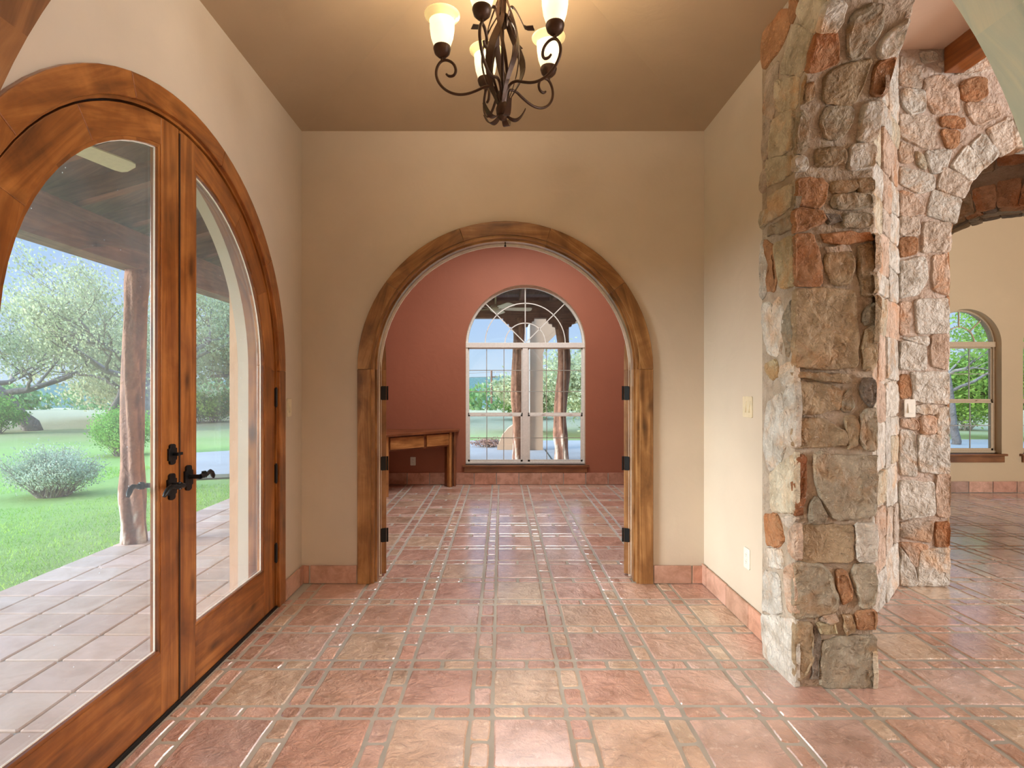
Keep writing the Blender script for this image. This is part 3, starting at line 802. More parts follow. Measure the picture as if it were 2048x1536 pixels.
# right leaf (further from the camera) and left leaf
def plate(mb, ctr, fr, w_, h_, d0, d1):
    a, z = ctr; k = w_*.16
    pts = [(a-w_/2, z-h_*.28), (a-w_/2+k, z-h_*.30), (a-w_/2+k, z-h_*.40)]+[(a+(w_/2-k)*cos(t), z-h_*.40+h_*.10*sin(t)) for t in [pi+pi*i/8 for i in range(1, 8)]]
    pts += [(a+w_/2-k, z-h_*.40), (a+w_/2-k, z-h_*.30), (a+w_/2, z-h_*.28)]
    pts += [(2*a-x, 2*z-y) for x, y in pts]
    mb.prism(pts, fr, d0, d1)
def lever(leaf, a, z, dirn, outside=False, name='door_handle'):
    sg = 1 if not outside else -1
    base = FX if not outside else FX-.045
    m = MB(); plate(m, (a, z), frX(base, 1), .062, .112, -.001 if not outside else -.008, .009 if not outside else .001)
    m.lathe([(0, 0), (.017, 0), (.015, .01), (0, .012)], (0, 0, 0), 4) if False else None
    X = base+sg*.055
    m.tube([(base, a, z+.005), (base+sg*.02, a, z+.005), (X, a, z+.005)], [.013, .010, .010], 10)
    P = [(X, a, z+.005), (X, a+dirn*.018, z+.006), (X+sg*.004, a+dirn*.034, z+.012), (X+sg*.004, a+dirn*.05, z+.008), (X+sg*.002, a+dirn*.068, z+.012), (X, a+dirn*.088, z+.016), (X-sg*.002, a+dirn*.105, z+.008), (X-sg*.004, a+dirn*.12, z-.008), (X-sg*.006, a+dirn*.128, z-.018)]
    m.tube(P, [.011, .011, .014, .0095, .0085, .0095, .0105, .010, .006], 10)
    m.tube([(X, a+dirn*.036, z-.004), (X, a+dirn*.034, z+.024)], [.012, .010], 10)
    return m.build(name, M_BLACK, leaf, smooth=True, auto=35)
def hinge(root, a, z, h=.11, x=-1.392, y=None):
    m = MB(); m.tube([(x+.016, a, z-h/2), (x+.016, a, z+h/2)], .008, 10); m.box(x-.012, x+.012, a-.006, a+.006, z-h/2, z+h/2)
    for zz in (z-h/2-.006, z+h/2): m.tube([(x+.016, a, zz), (x+.016, a, zz+.006)], .0055, 8)
    return m.build('hinge', M_BLACK, root)
lr = door_leaf(1, fx, d1, M_DOOR, M_DGLASS, c, zc, RO, RI, .145, .128, .27, dz=DZ)
ll = door_leaf(-1, fx, d1, M_DOOR, M_DGLASS, c, zc, RO, RI, .14, .128, .27, dz=DZ)
lever(lr, c+.062, .952, 1); lever(ll, c-.062, .935, -1); lever(ll, c-.062, .935, -1, True)
m = MB(); plate(m, (c-.058, 1.07), frX(FX, 1), .058, .088, -.001, .009); m.tube([(FX, c-.058, 1.07), (FX+.03, c-.058, 1.07)], .007, 8); m.box(FX+.02, FX+.034, c-.064, c-.03, 1.065, 1.077)
m.build('deadbolt', M_BLACK, ll, bevel=.0015)
m = MB(); m.box(FX-.03, FX+.004, c-.005, c+.003, .012, 2.44); m.build('astragal', plain('dark_seam_wood', srgb(60, 34, 18), .6), lr)
for z in (1.29, .825, .34):
    hinge(d1, c+1.008, z); hinge(d1, c-1.008, z)
# ------------------------------------------------------------------ study door, both leaves open
c2, z2 = D2['c'], D2['zc']
d2 = empty('door_2', (c2, 3.92, 0), kind='structure')
m = MB(); arch_ring(m, frY(3.822), c2, z2, 0, .925, 1.017, 0, .026, boards=5); m.build('casing', M_CASE, d2, bevel=.004)
m = MB(); arch_ring(m, frY(3.836), c2, z2, 0, .905, .935, 0, .165, boards=5); m.build('jamb', M_CASE, d2, bevel=.002)
m = MB(); arch_ring(m, frY(3.875), c2, z2, 0, .892, .907, 0, .05, boards=5); m.build('stop', M_CASE, d2, bevel=.002)
m = MB(); arch_ring(m, frY(3.994), c2, z2, 0.0, .886, .925, 0, .012, boards=5); m.build('edge_strip', M_STRIP, d2)
m = MB(); m.tube([(c2, 3.90, z2+.893), (c2, 3.90, z2+.868)], .004, 6); m.tube([(c2, 3.9, z2+.868), (c2, 3.9, z2+.860)], .007, 8); m.build('ball_catch', M_BLACK, d2)
for s in (-1, 1):
    ang = radians(28)                                       # beyond square, leaning away from the opening
    hx = c2+s*.855; hy = 4.012
    dx, dy = s*sin(ang), cos(ang); nx, ny = -s*cos(ang), sin(ang)
    # leaf frame: a from 0 (meeting edge) to ro (hinge) mirrored onto the swung leaf
    ro2 = .885
    def frl(a, d, z, hx=hx, hy=hy, dx=dx, dy=dy, nx=nx, ny=ny, s=s):
        t = ro2-abs(a)
        return (hx+dx*t-nx*d, hy+dy*t-ny*d, z)
    lf = door_leaf(1, frl, d2, M_CASE, M_GLASS, 0, z2, ro2, .77, .12, .11, .26)
    for z in (1.31, .805, .29):
        m = MB(); px, py = hx, hy
        f2 = lambda a, d, z_, px=px, py=py, nx=nx, ny=ny, dx=dx, dy=dy: (px-nx*a-dx*d, py-ny*a-dy*d, z_)
        m.prism([(.004, z-.05), (.036, z-.05), (.042, z-.044), (.042, z+.044), (.036, z+.05), (.004, z+.05)], f2, -.001, .004)
        m.tube([(px+nx*.006-dx*.004, py+ny*.006-dy*.004, z-.05), (px+nx*.006-dx*.004, py+ny*.006-dy*.004, z+.05)], .007, 8)
        m.build('hinge', M_BLACK, lf)
# ------------------------------------------------------------------ arch trim round the opening the view passes through
t1 = empty('trim_1', (0, .83, 0), kind='structure')
def half_ring(mb, fr, r0, r1, d0, d1_, sgn, boards=3):
    cx, zs = T1['c'], T1['zc']
    q_ = [(cx+sgn*r0, 0), (cx+sgn*r1, 0), (cx+sgn*r1, zs), (cx+sgn*r0, zs)]
    mb.prism(q_, fr, d0, d1_, grain=pi/2)
    for b in range(boards):
        t0, t1_ = pi/2*b/boards, pi/2*(b+1)/boards
        P = [(cx+sgn*r1*cos(t0+(t1_-t0)*i/10), zs+r1*sin(t0+(t1_-t0)*i/10)) for i in range(11)]+[(cx+sgn*r0*cos(t1_+(t0-t1_)*i/10), zs+r0*sin(t1_+(t0-t1_)*i/10)) for i in range(11)]
        mb.prism(P, fr, d0, d1_, grain=sgn*((t0+t1_)/2-pi/2))
for sgn, mt in ((-1, M_CASE), (1, M_SAGE)):  # right half: same wood arch, coloured as washed out by window light
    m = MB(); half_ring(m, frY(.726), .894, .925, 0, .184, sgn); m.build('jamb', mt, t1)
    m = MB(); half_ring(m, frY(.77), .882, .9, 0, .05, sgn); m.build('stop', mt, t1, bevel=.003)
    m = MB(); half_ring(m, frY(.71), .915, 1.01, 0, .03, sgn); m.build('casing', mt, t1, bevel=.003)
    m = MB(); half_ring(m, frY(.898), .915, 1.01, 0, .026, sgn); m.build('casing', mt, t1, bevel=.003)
# ------------------------------------------------------------------ windows
def ring_prism(mb, fr, cx, zs, r0, r1, d0, d1_, a0=0, a1=pi, n=36):
    for i in range(n):
        t0 = a0+(a1-a0)*i/n; t1_ = a0+(a1-a0)*(i+1)/n
        mb.prism([(cx+r0*cos(t0), zs+r0*sin(t0)), (cx+r1*cos(t0), zs+r1*sin(t0)), (cx+r1*cos(t1_), zs+r1*sin(t1_)), (cx+r0*cos(t1_), zs+r0*sin(t1_))], fr, d0, d1_)
def window(name, fr, cx, hw, zs, zb, units, cols, rows_up, rows_lo, zr, mat, arcs, spokes, T=.045, fw=.028, sill=None, sillm=None):
    w_ = empty(name, fr(cx, .1, zb), kind='structure')
    m = MB()
    ring_prism(m, fr, cx, zs, hw-fw, hw+.004, .09, .15)
    for s in (-1, 1): m.prism([(cx+s*(hw-fw), zb), (cx+s*(hw+.004), zb), (cx+s*(hw+.004), zs), (cx+s*(hw-fw), zs)], fr, .09, .15)
    m.prism([(cx-hw, zb), (cx+hw, zb), (cx+hw, zb+.03), (cx-hw, zb+.03)], fr, .08, .15)
    m.prism([(cx-hw, zs-.035), (cx+hw, zs-.035), (cx+hw, zs+.035), (cx-hw, zs+.035)], fr, .075, .15)
    if units == 2: m.prism([(cx-.038, zb), (cx+.038, zb), (cx+.038, zs), (cx-.038, zs)], fr, .085, .15)
    m.build('window_frame', mat, w_, bevel=.003)
    mu = MB(); mt = .0065
    for r in arcs: ring_prism(mu, fr, cx, zs+.03, r-mt, r+mt, .113, .127, n=30)
    for a in spokes:
        r0 = arcs[-1] if len(arcs) == 1 and a != None else 0.02
        u = Vector((cos(a), sin(a))); v = Vector((-u.y, u.x))*mt
        p0 = Vector((cx, zs+.03))+u*r0; p1 = Vector((cx, zs+.03))+u*(hw-.03)
        if (p1-Vector((cx, zs))).length > hw-.02: p1 = Vector((cx, zs+.03))+u*(hw-.055)
        mu.prism([tuple(p0-v), tuple(p1-v), tuple(p1+v), tuple(p0+v)], fr, .113, .127)
    mu.build('arch_muntins', mat, w_)
    uw = (2*hw-2*fw-(.076 if units == 2 else 0))/units
    g = MB(); g.prism(arc(cx, zs, hw-.01, 0, pi, 30), fr, .118, .122)
    for k in range(units):
        x0 = cx-hw+fw+k*(uw+.076); x1 = x0+uw
        for nm, z0, z1, rows, dd in (('upper_sash', zr, zs-.035, rows_up, .112), ('lower_sash', zb+.03, zr, rows_lo, .092)):
            s_ = MB(); rw = .028 if nm == 'lower_sash' else .016
            for q0, q1, q2, q3 in ((x0, x0+rw, z0, z1), (x1-rw, x1, z0, z1), (x0, x1, z0, z0+.030), (x0, x1, z1-(.022 if nm == 'lower_sash' else .016), z1)):
                s_.prism([(q0, q2), (q1, q2), (q1, q3), (q0, q3)], fr, dd, dd+.022)
            so = s_.build(nm, mat, w_, bevel=.002)
            mu = MB(); a0, a1, b0, b1 = x0+rw, x1-rw, z0+.03, z1-.02
            for i in range(1, cols):
                a = a0+(a1-a0)*i/cols; mu.prism([(a-.005, b0), (a+.005, b0), (a+.005, b1), (a-.005, b1)], fr, dd+.007, dd+.017)
            for i in range(1, rows):
                b = b0+(b1-b0)*i/rows; mu.prism([(a0, b-.005), (a1, b-.005), (a1, b+.005), (a0, b+.005)], fr, dd+.007, dd+.017)
            mu.build('muntins', plain('grey_muntin', srgb(176, 172, 160), .5) if 'grey_muntin' not in MATS else MATS['grey_muntin'], so)
            gg = MB(); gg.prism([(x0, z0), (x1, z0), (x1, z1), (x0, z1)], fr, dd+.010, dd+.014); gg.build('glass_pane', M_GLASS, so)
            if nm == 'lower_sash':
                for t in (.28, .78):
                    l = MB(); a = x0+uw*t; l.prism([(a-.03, z1), (a+.03, z1), (a+.03, z1+.008), (a+.008, z1+.018), (a-.022, z1+.012)], fr, dd-.004, dd+.018); l.build('sash_lock', mat, so)
    g.build('glass_pane', M_GLASS, w_)
    if sill:
        s_ = MB(); s_.prism([(cx-hw-.045, zb-.028), (cx+hw+.045, zb-.028), (cx+hw+.045, zb), (cx-hw-.045, zb)], fr, -.045, .09, grain=0)
        s_.build('window_sill', sillm, w_, bevel=.004)
        s_ = MB(); s_.prism([(cx-hw-.02, zb-sill), (cx+hw+.02, zb-sill), (cx+hw+.02, zb-.028), (cx-hw-.02, zb-.028)], fr, -.024, .0, grain=0)
        s_.build('window_apron', sillm, w_, bevel=.003)
    return w_
window('window_1', frY(WY), W1[0], W1[1], W1[2], W1[3], 2, 3, 3, 2, .965, M_VINYL, [.565, .285], [pi/2, pi/4, 3*pi/4], sill=.105, sillm=M_SILL)
for i, wn_ in enumerate(wins):
    window('window_%d' % (i+2), frY(WF, 1), wn_[0], wn_[1], wn_[2]+.005, wn_[3], 1, 3, 2, 2, 1.17, M_TANV, [.2], [pi/2, pi/4, 3*pi/4], sill=.11, sillm=M_SILL)
# ------------------------------------------------------------------ switches and outlets
def wallplate(name, fr, a, z, w_, h_, mat, kind, label, cat, group=None):
    m = MB(); k = .006
    m.prism([(a-w_/2, z-h_/2+k), (a-w_/2+k, z-h_/2), (a+w_/2-k, z-h_/2), (a+w_/2, z-h_/2+k), (a+w_/2, z+h_/2-k), (a+w_/2-k, z+h_/2), (a-w_/2+k, z+h_/2), (a-w_/2, z+h_/2-k)], fr, 0, .007)
    o = m.build(name, mat, None, bevel=.002); tag(o, label, cat, group)
    if kind[0] == 's':
        n = int(kind[1])
        for i in range(n):
            ax = a+(i-(n-1)/2)*.046; r = MB()
            r.prism([(ax-.0165, z-.033), (ax+.0165, z-.033), (ax+.0165, z+.033), (ax-.0165, z+.033)], fr, .006, .0085)
            P = [fr(ax-.014, .008, z-.031), fr(ax+.014, .008, z-.031), fr(ax+.014, .008, z+.031), fr(ax-.014, .008, z+.031), fr(ax-.014, .016, z-.031), fr(ax+.014, .016, z-.031)]
            ids = [r.vert(p) for p in P]
            r.face([ids[4], ids[5], ids[2], ids[3]]); r.face([ids[0], ids[1], ids[5], ids[4]]); r.face([ids[0], ids[4], ids[3]]); r.face([ids[1], ids[2], ids[5]])
            r.build('rocker', mat, o)
    else:
        for zz in (z-.02, z+.02):
            r = MB(); r.prism(arc(a, zz, .0165, 0, 2*pi, 16)[:-1], fr, .006, .009); s1 = r.build('socket', mat, o)
            q_ = MB()
            for da in (-.006, .006): q_.prism([(a+da-.001, zz-.002), (a+da+.001, zz-.002), (a+da+.001, zz+.006), (a+da-.001, zz+.006)], fr, .0088, .0094)
            q_.prism(arc(a, zz-.008, .002, 0, 2*pi, 8)[:-1], fr, .0088, .0094); q_.build('socket_slots', M_BLACK, s1)
    return o
wallplate('light_switch', frX(-1.38, 1), 3.608, 1.22, .072, .118, M_IVORY, 's1', 'single ivory rocker switch on the wall just right of the front door', 'light switch')
wallplate('light_switch', frX(1.398, -1), 3.155, 1.24, .118, .12, M_IVORY, 's2', 'double ivory rocker switch on the plaster wall left of the stone column', 'light switch')
wallplate('light_switch', frY(3.758, -1), 2.752, 1.21, .075, .122, M_WHITE, 's1', 'white rocker switch set among the stones of the living room wall', 'light switch')
wallplate('wall_outlet', frX(1.398, -1), 3.165, .38, .072, .118, M_WHITE, 'o', 'white outlet low on the plaster wall above the right baseboard', 'outlet')
wallplate('wall_outlet', frY(7.75, -1), -1.23, .325, .075, .118, M_WHITE, 'o', 'white outlet on the red wall under the corner desk', 'outlet')
# ------------------------------------------------------------------ corner desk
dk = empty('corner_desk', (-1.15, 7.3, 0), 'wooden corner desk with two drawers against the red study wall', 'desk')
p0 = Vector((-.60, 7.60)); p1 = Vector((-1.50, 6.74)); dv = (p1-p0).normalized(); nv = Vector((-dv.y, dv.x))      # front line
if nv.x < 0 and nv.y > 0: nv = -nv
nv = Vector((dv.y, -dv.x)) if (Vector((dv.y, -dv.x)).x > 0) else -Vector((dv.y, -dv.x))                             # towards the room
def fk(a, d, z): p = p0+dv*a-nv*d; return (p.x, p.y, z)
LEN = (p1-p0).length
m = MB(); m.mf = 0
top = [(-.60-.04, 7.745), (p0.x+.012, p0.y+.0), (p1.x+.0, p1.y-.02), (-1.612, 6.80), (-1.612, 7.745)]
top = [(-.585, 7.742), (-.585, 7.60), (-1.50+.03, 6.715), (-1.612, 6.70), (-1.612, 7.742)]
A = [m.vert((x, y, .745)) for x, y in top]; B = [m.vert((x, y, .775)) for x, y in top]
m.face(A[::-1], [(x, y) for x, y in top[::-1]]); m.face(B, [(x, y) for x, y in top])
for i in range(5):
    j = (i+1) % 5; m.face([A[i], A[j], B[j], B[i]], [(0, 0), (1, 0), (1, .03), (0, .03)])
m.build('desk_top', M_DESKD, dk, bevel=.004)
for a in (.07, LEN-.07-.10):
    m = MB(); m.prism([(a, 0), (a+.055, 0), (a+.055, .745), (a, .745)], fk, .02, .075, grain=pi/2); m.build('leg', M_DESK, dk, bevel=.003)
m = MB(); m.box(-.655, -.625, 7.60, 7.745, 0, .745, grain=2); m.build('side_panel', M_DESKD, dk)
m = MB(); fa = lambda a, d, z: fk(a, d, z); m.prism([(.07, 0), (.09, 0), (.09, .745), (.07, .745)], fk, .02, .17, grain=pi/2); m.build('side_panel', M_DESKD, dk)
m = MB(); m.prism([(.07, .555), (LEN-.17, .555), (LEN-.17, .745), (.07, .745)], fk, .035, .055, grain=0); m.build('apron', M_DESKD, dk)
for a0, a1 in ((.135, .50), (.545, LEN-.19)):
    m = MB(); m.prism([(a0, .575), (a1, .575), (a1, .725), (a0, .725)], fk, .015, .038, grain=0); m.build('drawer', M_DESK, dk, bevel=.004)
# ------------------------------------------------------------------ chandelier
CX, CY = .005, 2.44
ch = empty('chandelier', (CX, CY, 2.55), 'bronze iron chandelier with scrolled arms and five lit cream glass shades hanging in the foyer', 'chandelier')
m = MB(); m.lathe([(0, -.03), (.012, -.028), (.026, -.01), (.03, .02), (.022, .045), (.012, .06), (0, .062)], (CX, CY, 2.55), 16)
m.tube([(CX, CY, 2.58), (CX, CY, 3.41)], .007, 8); m.build('hub', M_IRON, ch, smooth=True)
m = MB(); m.lathe([(.0, .0), (.02, 0), (.055, .03), (.065, .045), (.065, .05)], (CX, CY, 3.375), 24, ); m.build('canopy', M_IRON, ch, smooth=True)
m_shade, nts, bs_, Lk = newmat('lit_alabaster_glass')
bs_.inputs['Base Color'].default_value = (.9, .8, .55, 1); bs_.inputs['Roughness'].default_value = .35
ge = N(nts, 'ShaderNodeNewGeometry'); sp_ = N(nts, 'ShaderNodeSeparateXYZ'); Lk(ge.outputs['Position'], sp_.inputs[0])
es = ramp(nts, noise(nts, coords(nts), 22, 3), [(.35, (1, .80, .50)), (.65, (1, .88, .62))]); Lk(es, bs_.inputs['Emission Color']); bs_.inputs['Emission Strength'].default_value = .8
m_rim, nts, br_, Lk = newmat('lit_amber_glass_rim')
br_.inputs['Base Color'].default_value = (.85, .68, .32, 1); br_.inputs['Roughness'].default_value = .3
br_.inputs['Emission Color'].default_value = (1, .74, .30, 1); br_.inputs['Emission Strength'].default_value = .38
armp = [(.012, 2.60), (.03, 2.665), (.07, 2.672), (.11, 2.652), (.155, 2.635), (.20, 2.632), (.245, 2.648), (.278, 2.68), (.293, 2.718), (.288, 2.755), (.268, 2.782), (.24, 2.785), (.213, 2.768), (.203, 2.738), (.213, 2.715), (.235, 2.712), (.248, 2.724)]
def smoothp(P, it=2):
    for _ in range(it):
        Q = [P[0]]
        for a, b in zip(P, P[1:]):
            a, b = Vector(a), Vector(b); Q += [tuple(a*.75+b*.25), tuple(a*.25+b*.75)]
        Q.append(P[-1]); P = Q
    return P
AN = [radians(a) for a in (180, 252, 324, 36, 108)]
for k, an in enumerate(AN):
    ca, sa = cos(an), sin(an)
    P3 = [(CX+r*ca, CY+r*sa, z) for r, z in smoothp(armp)]
    m = MB(); m.tube(P3, [.0062]*(len(P3)-6)+[.006, .0056, .005, .005, .0045, .004], 8); arm = m.build('arm', M_IRON, ch, smooth=True)
    bx_, by_ = CX+.265*ca, CY+.265*sa
    m = MB(); m.tube([(bx_, by_, 2.78), (bx_, by_, 2.80)], .007, 8)
    m.lathe([(.004, .0), (.018, .003), (.033, .018), (.039, .038), (.037, .047), (.0, .047)], (bx_, by_, 2.795), 24); m.build('shade_cup', M_IRON, arm, smooth=True, auto=50)
    m = MB(); m.lathe([(.028, .03), (.038, .05), (.048, .08), (.054, .12), (.055, .15), (.058, .168), (.056, .168), (.052, .150), (.051, .12), (.045, .08), (.035, .052), (.02, .036)], (bx_, by_, 2.80), 32)
    sd_ = m.build('lamp_shade', m_shade, ch, smooth=True)
    m = MB(); m.lathe([(.0565, .152), (.061, .164), (.070, .172), (.077, .177), (.078, .182), (.073, .184), (.062, .179), (.054, .170), (.052, .158)], (bx_, by_, 2.80), 32); m.build('shade_rim', m_rim, sd_, smooth=True)
    m = MB(); m.lathe([(0, 0), (.012, .0), (.014, .03), (.022, .06), (.026, .08), (.018, .098), (0, .104)], (bx_, by_, 2.845), 14); mb_ = plain('lamp_bulb_glass', (1, .85, .6, 1)) if 'lamp_bulb_glass' not in MATS else MATS['lamp_bulb_glass']
    mb_.node_tree.nodes['Principled BSDF'].inputs['Emission Color'].default_value = (1, .78, .5, 1); mb_.node_tree.nodes['Principled BSDF'].inputs['Emission Strength'].default_value = 6
    m.build('bulb', mb_, ch, smooth=True)
    lm = lamp('chandelier_bulb_light', 'POINT', (bx_, by_, 3.0), 3.6, (1, .84, .64), .03)
    # ribbon: flat twisted strap forming the lantern body
    P = []; W = []
    for i in range(33):
        t = i/32; z = 2.575+t*.60
        r = .012+.082*max(0, sin(pi*min(1, t*1.45)))**1.0 if t < .69 else .012+.02*(t-.69)
        tw = an+radians(20)+radians(105)*t
        P.append((CX+r*cos(tw), CY+r*sin(tw), z)); wd = .014+.022*sin(pi*min(1, t*1.3))**2
        W.append(Vector((-sin(tw+.4), cos(tw+.4), .15)).normalized()*wd)
    m = MB(); m.band(P, W, .0035); m.build('strap', M_IRON, ch, smooth=True, auto=40)
    P = []; W = []
    for i in range(25):
        t = i/24; z = 2.575+t*.5; r = .012+.062*sin(pi*t)
        tw = an-radians(15)-radians(80)*t
        P.append((CX+r*cos(tw), CY+r*sin(tw), z)); W.append(Vector((-sin(tw), cos(tw), .1)).normalized()*(.008+.006*sin(pi*t)))
    m = MB(); m.band(P, W, .003); m.build('strap', M_IRON, ch, smooth=True, auto=40)
    # curled leaf at the foot
    P = []; W = []; al = an+radians(36)
    for i in range(15):
        t = i/14; th = -pi/2-.2+t*2.6
        r = .012+.088*t; z = 2.545-.030*sin(pi*t*.85)+.038*t**3
        P.append((CX+r*cos(al), CY+r*sin(al), z)); W.append(Vector((-sin(al), cos(al), 0))*(.016+.014*sin(pi*min(1, t*1.05))))
    m = MB(); m.band(P, W, .003); m.build('leaf', M_IRON, ch, smooth=True, auto=40)
    if k in (0, 2, 3):
        P = []; W = []; al = an+radians(20)
        for i in range(15):
            t = i/14; r = .02+.10*t*t+.02*t; z = 2.93+.10*sin(pi*min(1, t*1.25))*.9-.03*t
            P.append((CX+r*cos(al), CY+r*sin(al), z)); W.append(Vector((-sin(al), cos(al), 0))*(.012+.022*t))
        m = MB(); m.band(P, W, .003); m.build('leaf', M_IRON, ch, smooth=True, auto=40)
# ------------------------------------------------------------------ porches
PZ = -.07
pf = MB(); pf.box(-3.5, -1.62, -3, 10.95, -.4, PZ-.012); pf.box(-1.62, 7, 7.95, 10.95, -.4, PZ-.012); struct('porch_slab', pf, M_GROUT)
pt = MB(); PC = [(.62, .45, .34), (.66, .50, .39), (.58, .42, .33), (.64, .47, .38), (.68, .54, .44), (.60, .43, .32)]
T_ = .30
for i in range(7):
    for j in range(-8, 37):
        x0 = -3.5+T_*i; y0 = T_*j-.1; x1 = min(x0+T_, -1.62)
        if y0+T_ > 10.95: continue
        tile(pt, x0, x1, y0, y0+T_, cols=PC, z=PZ, g=.005, jit=.0015)
for i in range(24):
    for j in range(10): tile(pt, -1.62+T_*i, -1.62+T_*(i+1), 7.95+T_*j+.05, min(10.95, 7.95+T_*(j+1)+.05), cols=PC, z=PZ, g=.005, jit=.0015)
o = pt.build('porch_tiles', M_PTILE, bpy.data.objects['porch_slab']); o['kind'] = 'stuff'
# stucco portal outside the front door: an arched step and a squared, corbelled outer step
ps = MB()
for P in wall_poly(.3, 4.6, PZ, 3.3, [(D1['c'], 1.20, 1.44, PZ)]): ps.prism(P, frX(-1.62, -1), 0, .06)
cY, hY = D1['c'], 1.456
def corb(s): return [(cY+s*hY, PZ), (cY+s*hY, 1.95), (cY+s*(hY-.02), 2.12), (cY+s*(hY-.08), 2.30), (cY+s*(hY-.25), 2.49), (cY+s*(hY-.41), 2.61), (cY+s*(hY-.6), 2.73), (cY+s*(hY-.9), 2.85)]
L_ = corb(-1); Rr = corb(1)
for pts in ([(-.5, PZ)]+L_+[(cY, 2.9), (cY, 3.2), (-.5, 3.2)], Rr+[(cY, 2.9), (cY, 3.2), (4.35, 3.2), (4.35, PZ)]):
    ps.prism(pts, frX(-1.68, -1), 0, .2)
struct('wall_portal', ps, M_STUCCO, smooth=False)
def trunk_post(name, x, y, z0, z1, r, label, group, seed, lit_base=True):
    rr = random.Random(seed); m = MB(); n = 28; H_ = z1-z0; rows = []
    ph = [rr.uniform(0, 6.28) for _ in range(8)]; ln = 40
    for i in range(ln+1):
        t = i/ln; z = z0+H_*t
        bx_ = x+.035*sin(2.2*t*pi+ph[0])*(t*(1-t)*3+.2); by_ = y+.03*sin(3.1*t*pi+ph[1])
        bul = 1+.16*math.exp(-((t-.17)/.07)**2)+.10*math.exp(-((t-.95)/.06)**2)+.14*math.exp(-(t/.06)**2)
        row = []
        for k in range(n):
            a = 2*pi*k/n; tw = a+1.6*t
            fl_ = 1+.13*sin(3*tw+ph[2])+.10*sin(5*tw+ph[3]+2*t)+.05*sin(9*tw+ph[4]-5*t)+.03*sin(26*t+4*a+ph[5])
            q_ = r*bul*fl_*(1-.12*t)
            cr_ = fl_-1; base = (.44, .22, .14) if cr_ > -.02 else (.24, .11, .07)
            if t < .10+.08*sin(5*tw+ph[6]) and cr_ > 0 and lit_base: base = (.80, .70, .60)  # pale foot: bright light on the post base, put into the colour
            kk = rr.uniform(.88, 1.1); m.col = tuple(b*kk for b in base)
            row.append(m.vert((bx_+q_*cos(a), by_+q_*sin(a), z)))
        rows.append(row)
    for r0, r1 in zip(rows, rows[1:]):
        for k in range(n): m.face([r0[k], r0[(k+1) % n], r1[(k+1) % n], r1[k]])
    m.face(rows[0][::-1]); m.face(rows[-1])
    e_ = empty(name, (x, y, z0), label, 'post', group); m.build('trunk', M_CEDAR, e_, smooth=True); return e_
trunk_post('cedar_post', -3.38, 5.13, PZ, 2.44, .094, 'twisted cedar trunk post on the porch edge, seen through the left door pane', 'cedar trunk posts of the porch', 3)
p1_ = trunk_post('cedar_post', .33, 10.8, PZ, 2.69, .115, 'cedar trunk post left of the centre bar of the red room window, seen outside', 'cedar trunk posts of the porch', 8)
p2_ = trunk_post('cedar_post', 1.17, 10.8, PZ, 2.69, .12, 'cedar trunk post in the right half of the red room window, seen outside', 'cedar trunk posts of the porch', 12)
def corbel(x, y, z, par):
    m = MB(); P = [(-.30, 0), (.30, 0), (.30, -.05), (.26, -.06), (.25, -.10), (.19, -.11), (.18, -.16), (.13, -.17), (.12, -.22), (-.12, -.22), (-.13, -.17), (-.18, -.16), (-.19, -.11), (-.25, -.10), (-.26, -.06), (-.30, -.05)]
    m.prism([(x+a, z+b) for a, b in P], frY(y-.07), 0, .14, grain=0); m.build('bracket', M_RAFT, par)
corbel(.33, 10.8, 2.69, p1_)
corbel(1.17, 10.8, 2.69, p2_)
# west porch roof
bm_ = MB(); bm_.box(-3.49, -3.29, -3, 10.9, 2.43, 2.76, grain=1); tag(bm_.build('porch_beam', M_RAFT), 'long brown timber porch beam resting on the cedar post outside the front door', 'beam')
bm_ = MB(); bm_.box(-3.3, 7, 10.7, 10.9, 2.69, 3.02, grain=0); tag(bm_.build('porch_beam', M_RAFT), 'brown timber porch beam across the top of the red room window view', 'beam')
sl_ = .29
def roofz(x): return 2.98+sl_*(x+3.4)
rk = 0
for k in range(17):
    y = 1.99+.62*k
    if y > 10.2: break
    m = MB(); f = frY(y-.045)
    x0, x1 = -3.95, -1.70 if y < 3.9 else -1.92
    m.prism([(x0, roofz(x0)-.16), (x1, roofz(x1)-.17), (x1, roofz(x1)), (x0, roofz(x0)), (x0-.0, roofz(x0)-.05)], f, 0, .09, grain=atan2(sl_, 1))
    od = ['nearest', 'second', 'third', 'fourth', 'fifth', 'sixth', 'seventh', 'eighth', 'ninth', 'tenth', 'eleventh', 'twelfth', 'thirteenth', 'fourteenth'][k]
    lab = 'brown porch rafter beyond the front door, '+od+' of its row counting away from the fan'
    if k == 0: lab = 'brown porch rafter outside the front door, foremost of its row beside the cream fan'
    tag(m.build('porch_rafter', M_RAFT), lab, 'rafter', 'rafters of the porch roof')
m = MB(); m.prism([(-4.0, roofz(-4.0)), (-1.6, roofz(-1.6)), (-1.6, roofz(-1.6)+.06), (-4.0, roofz(-4.0)+.06)], frY(-3), 0, 14, grain=0)
struct('porch_roof', m, M_PLANK)
m = MB(); m.box(-4.02, -3.97, -3, 11, 2.70, 2.86, grain=1); tag(m.build('fascia_board', M_RAFT), 'long brown fascia board along the outer edge of the porch roof', 'board')
for k in range(5):
    m = MB(); x = -.85+.62*k; m.box(x-.045, x+.045, 7.95, 11.2, 3.02, 3.16, grain=1)
    tag(m.build('porch_rafter', M_RAFT), 'brown rafter in the arched top of the red room window, '+['leftmost', 'second from left', 'middle one', 'second from right', 'rightmost'][k], 'rafter', 'rafters of the porch behind the red room')
m = MB(); m.box(-3.3, 7, 7.95, 11.3, 3.16, 3.24, grain=1); struct('porch_roof_north', m, M_PLANK)
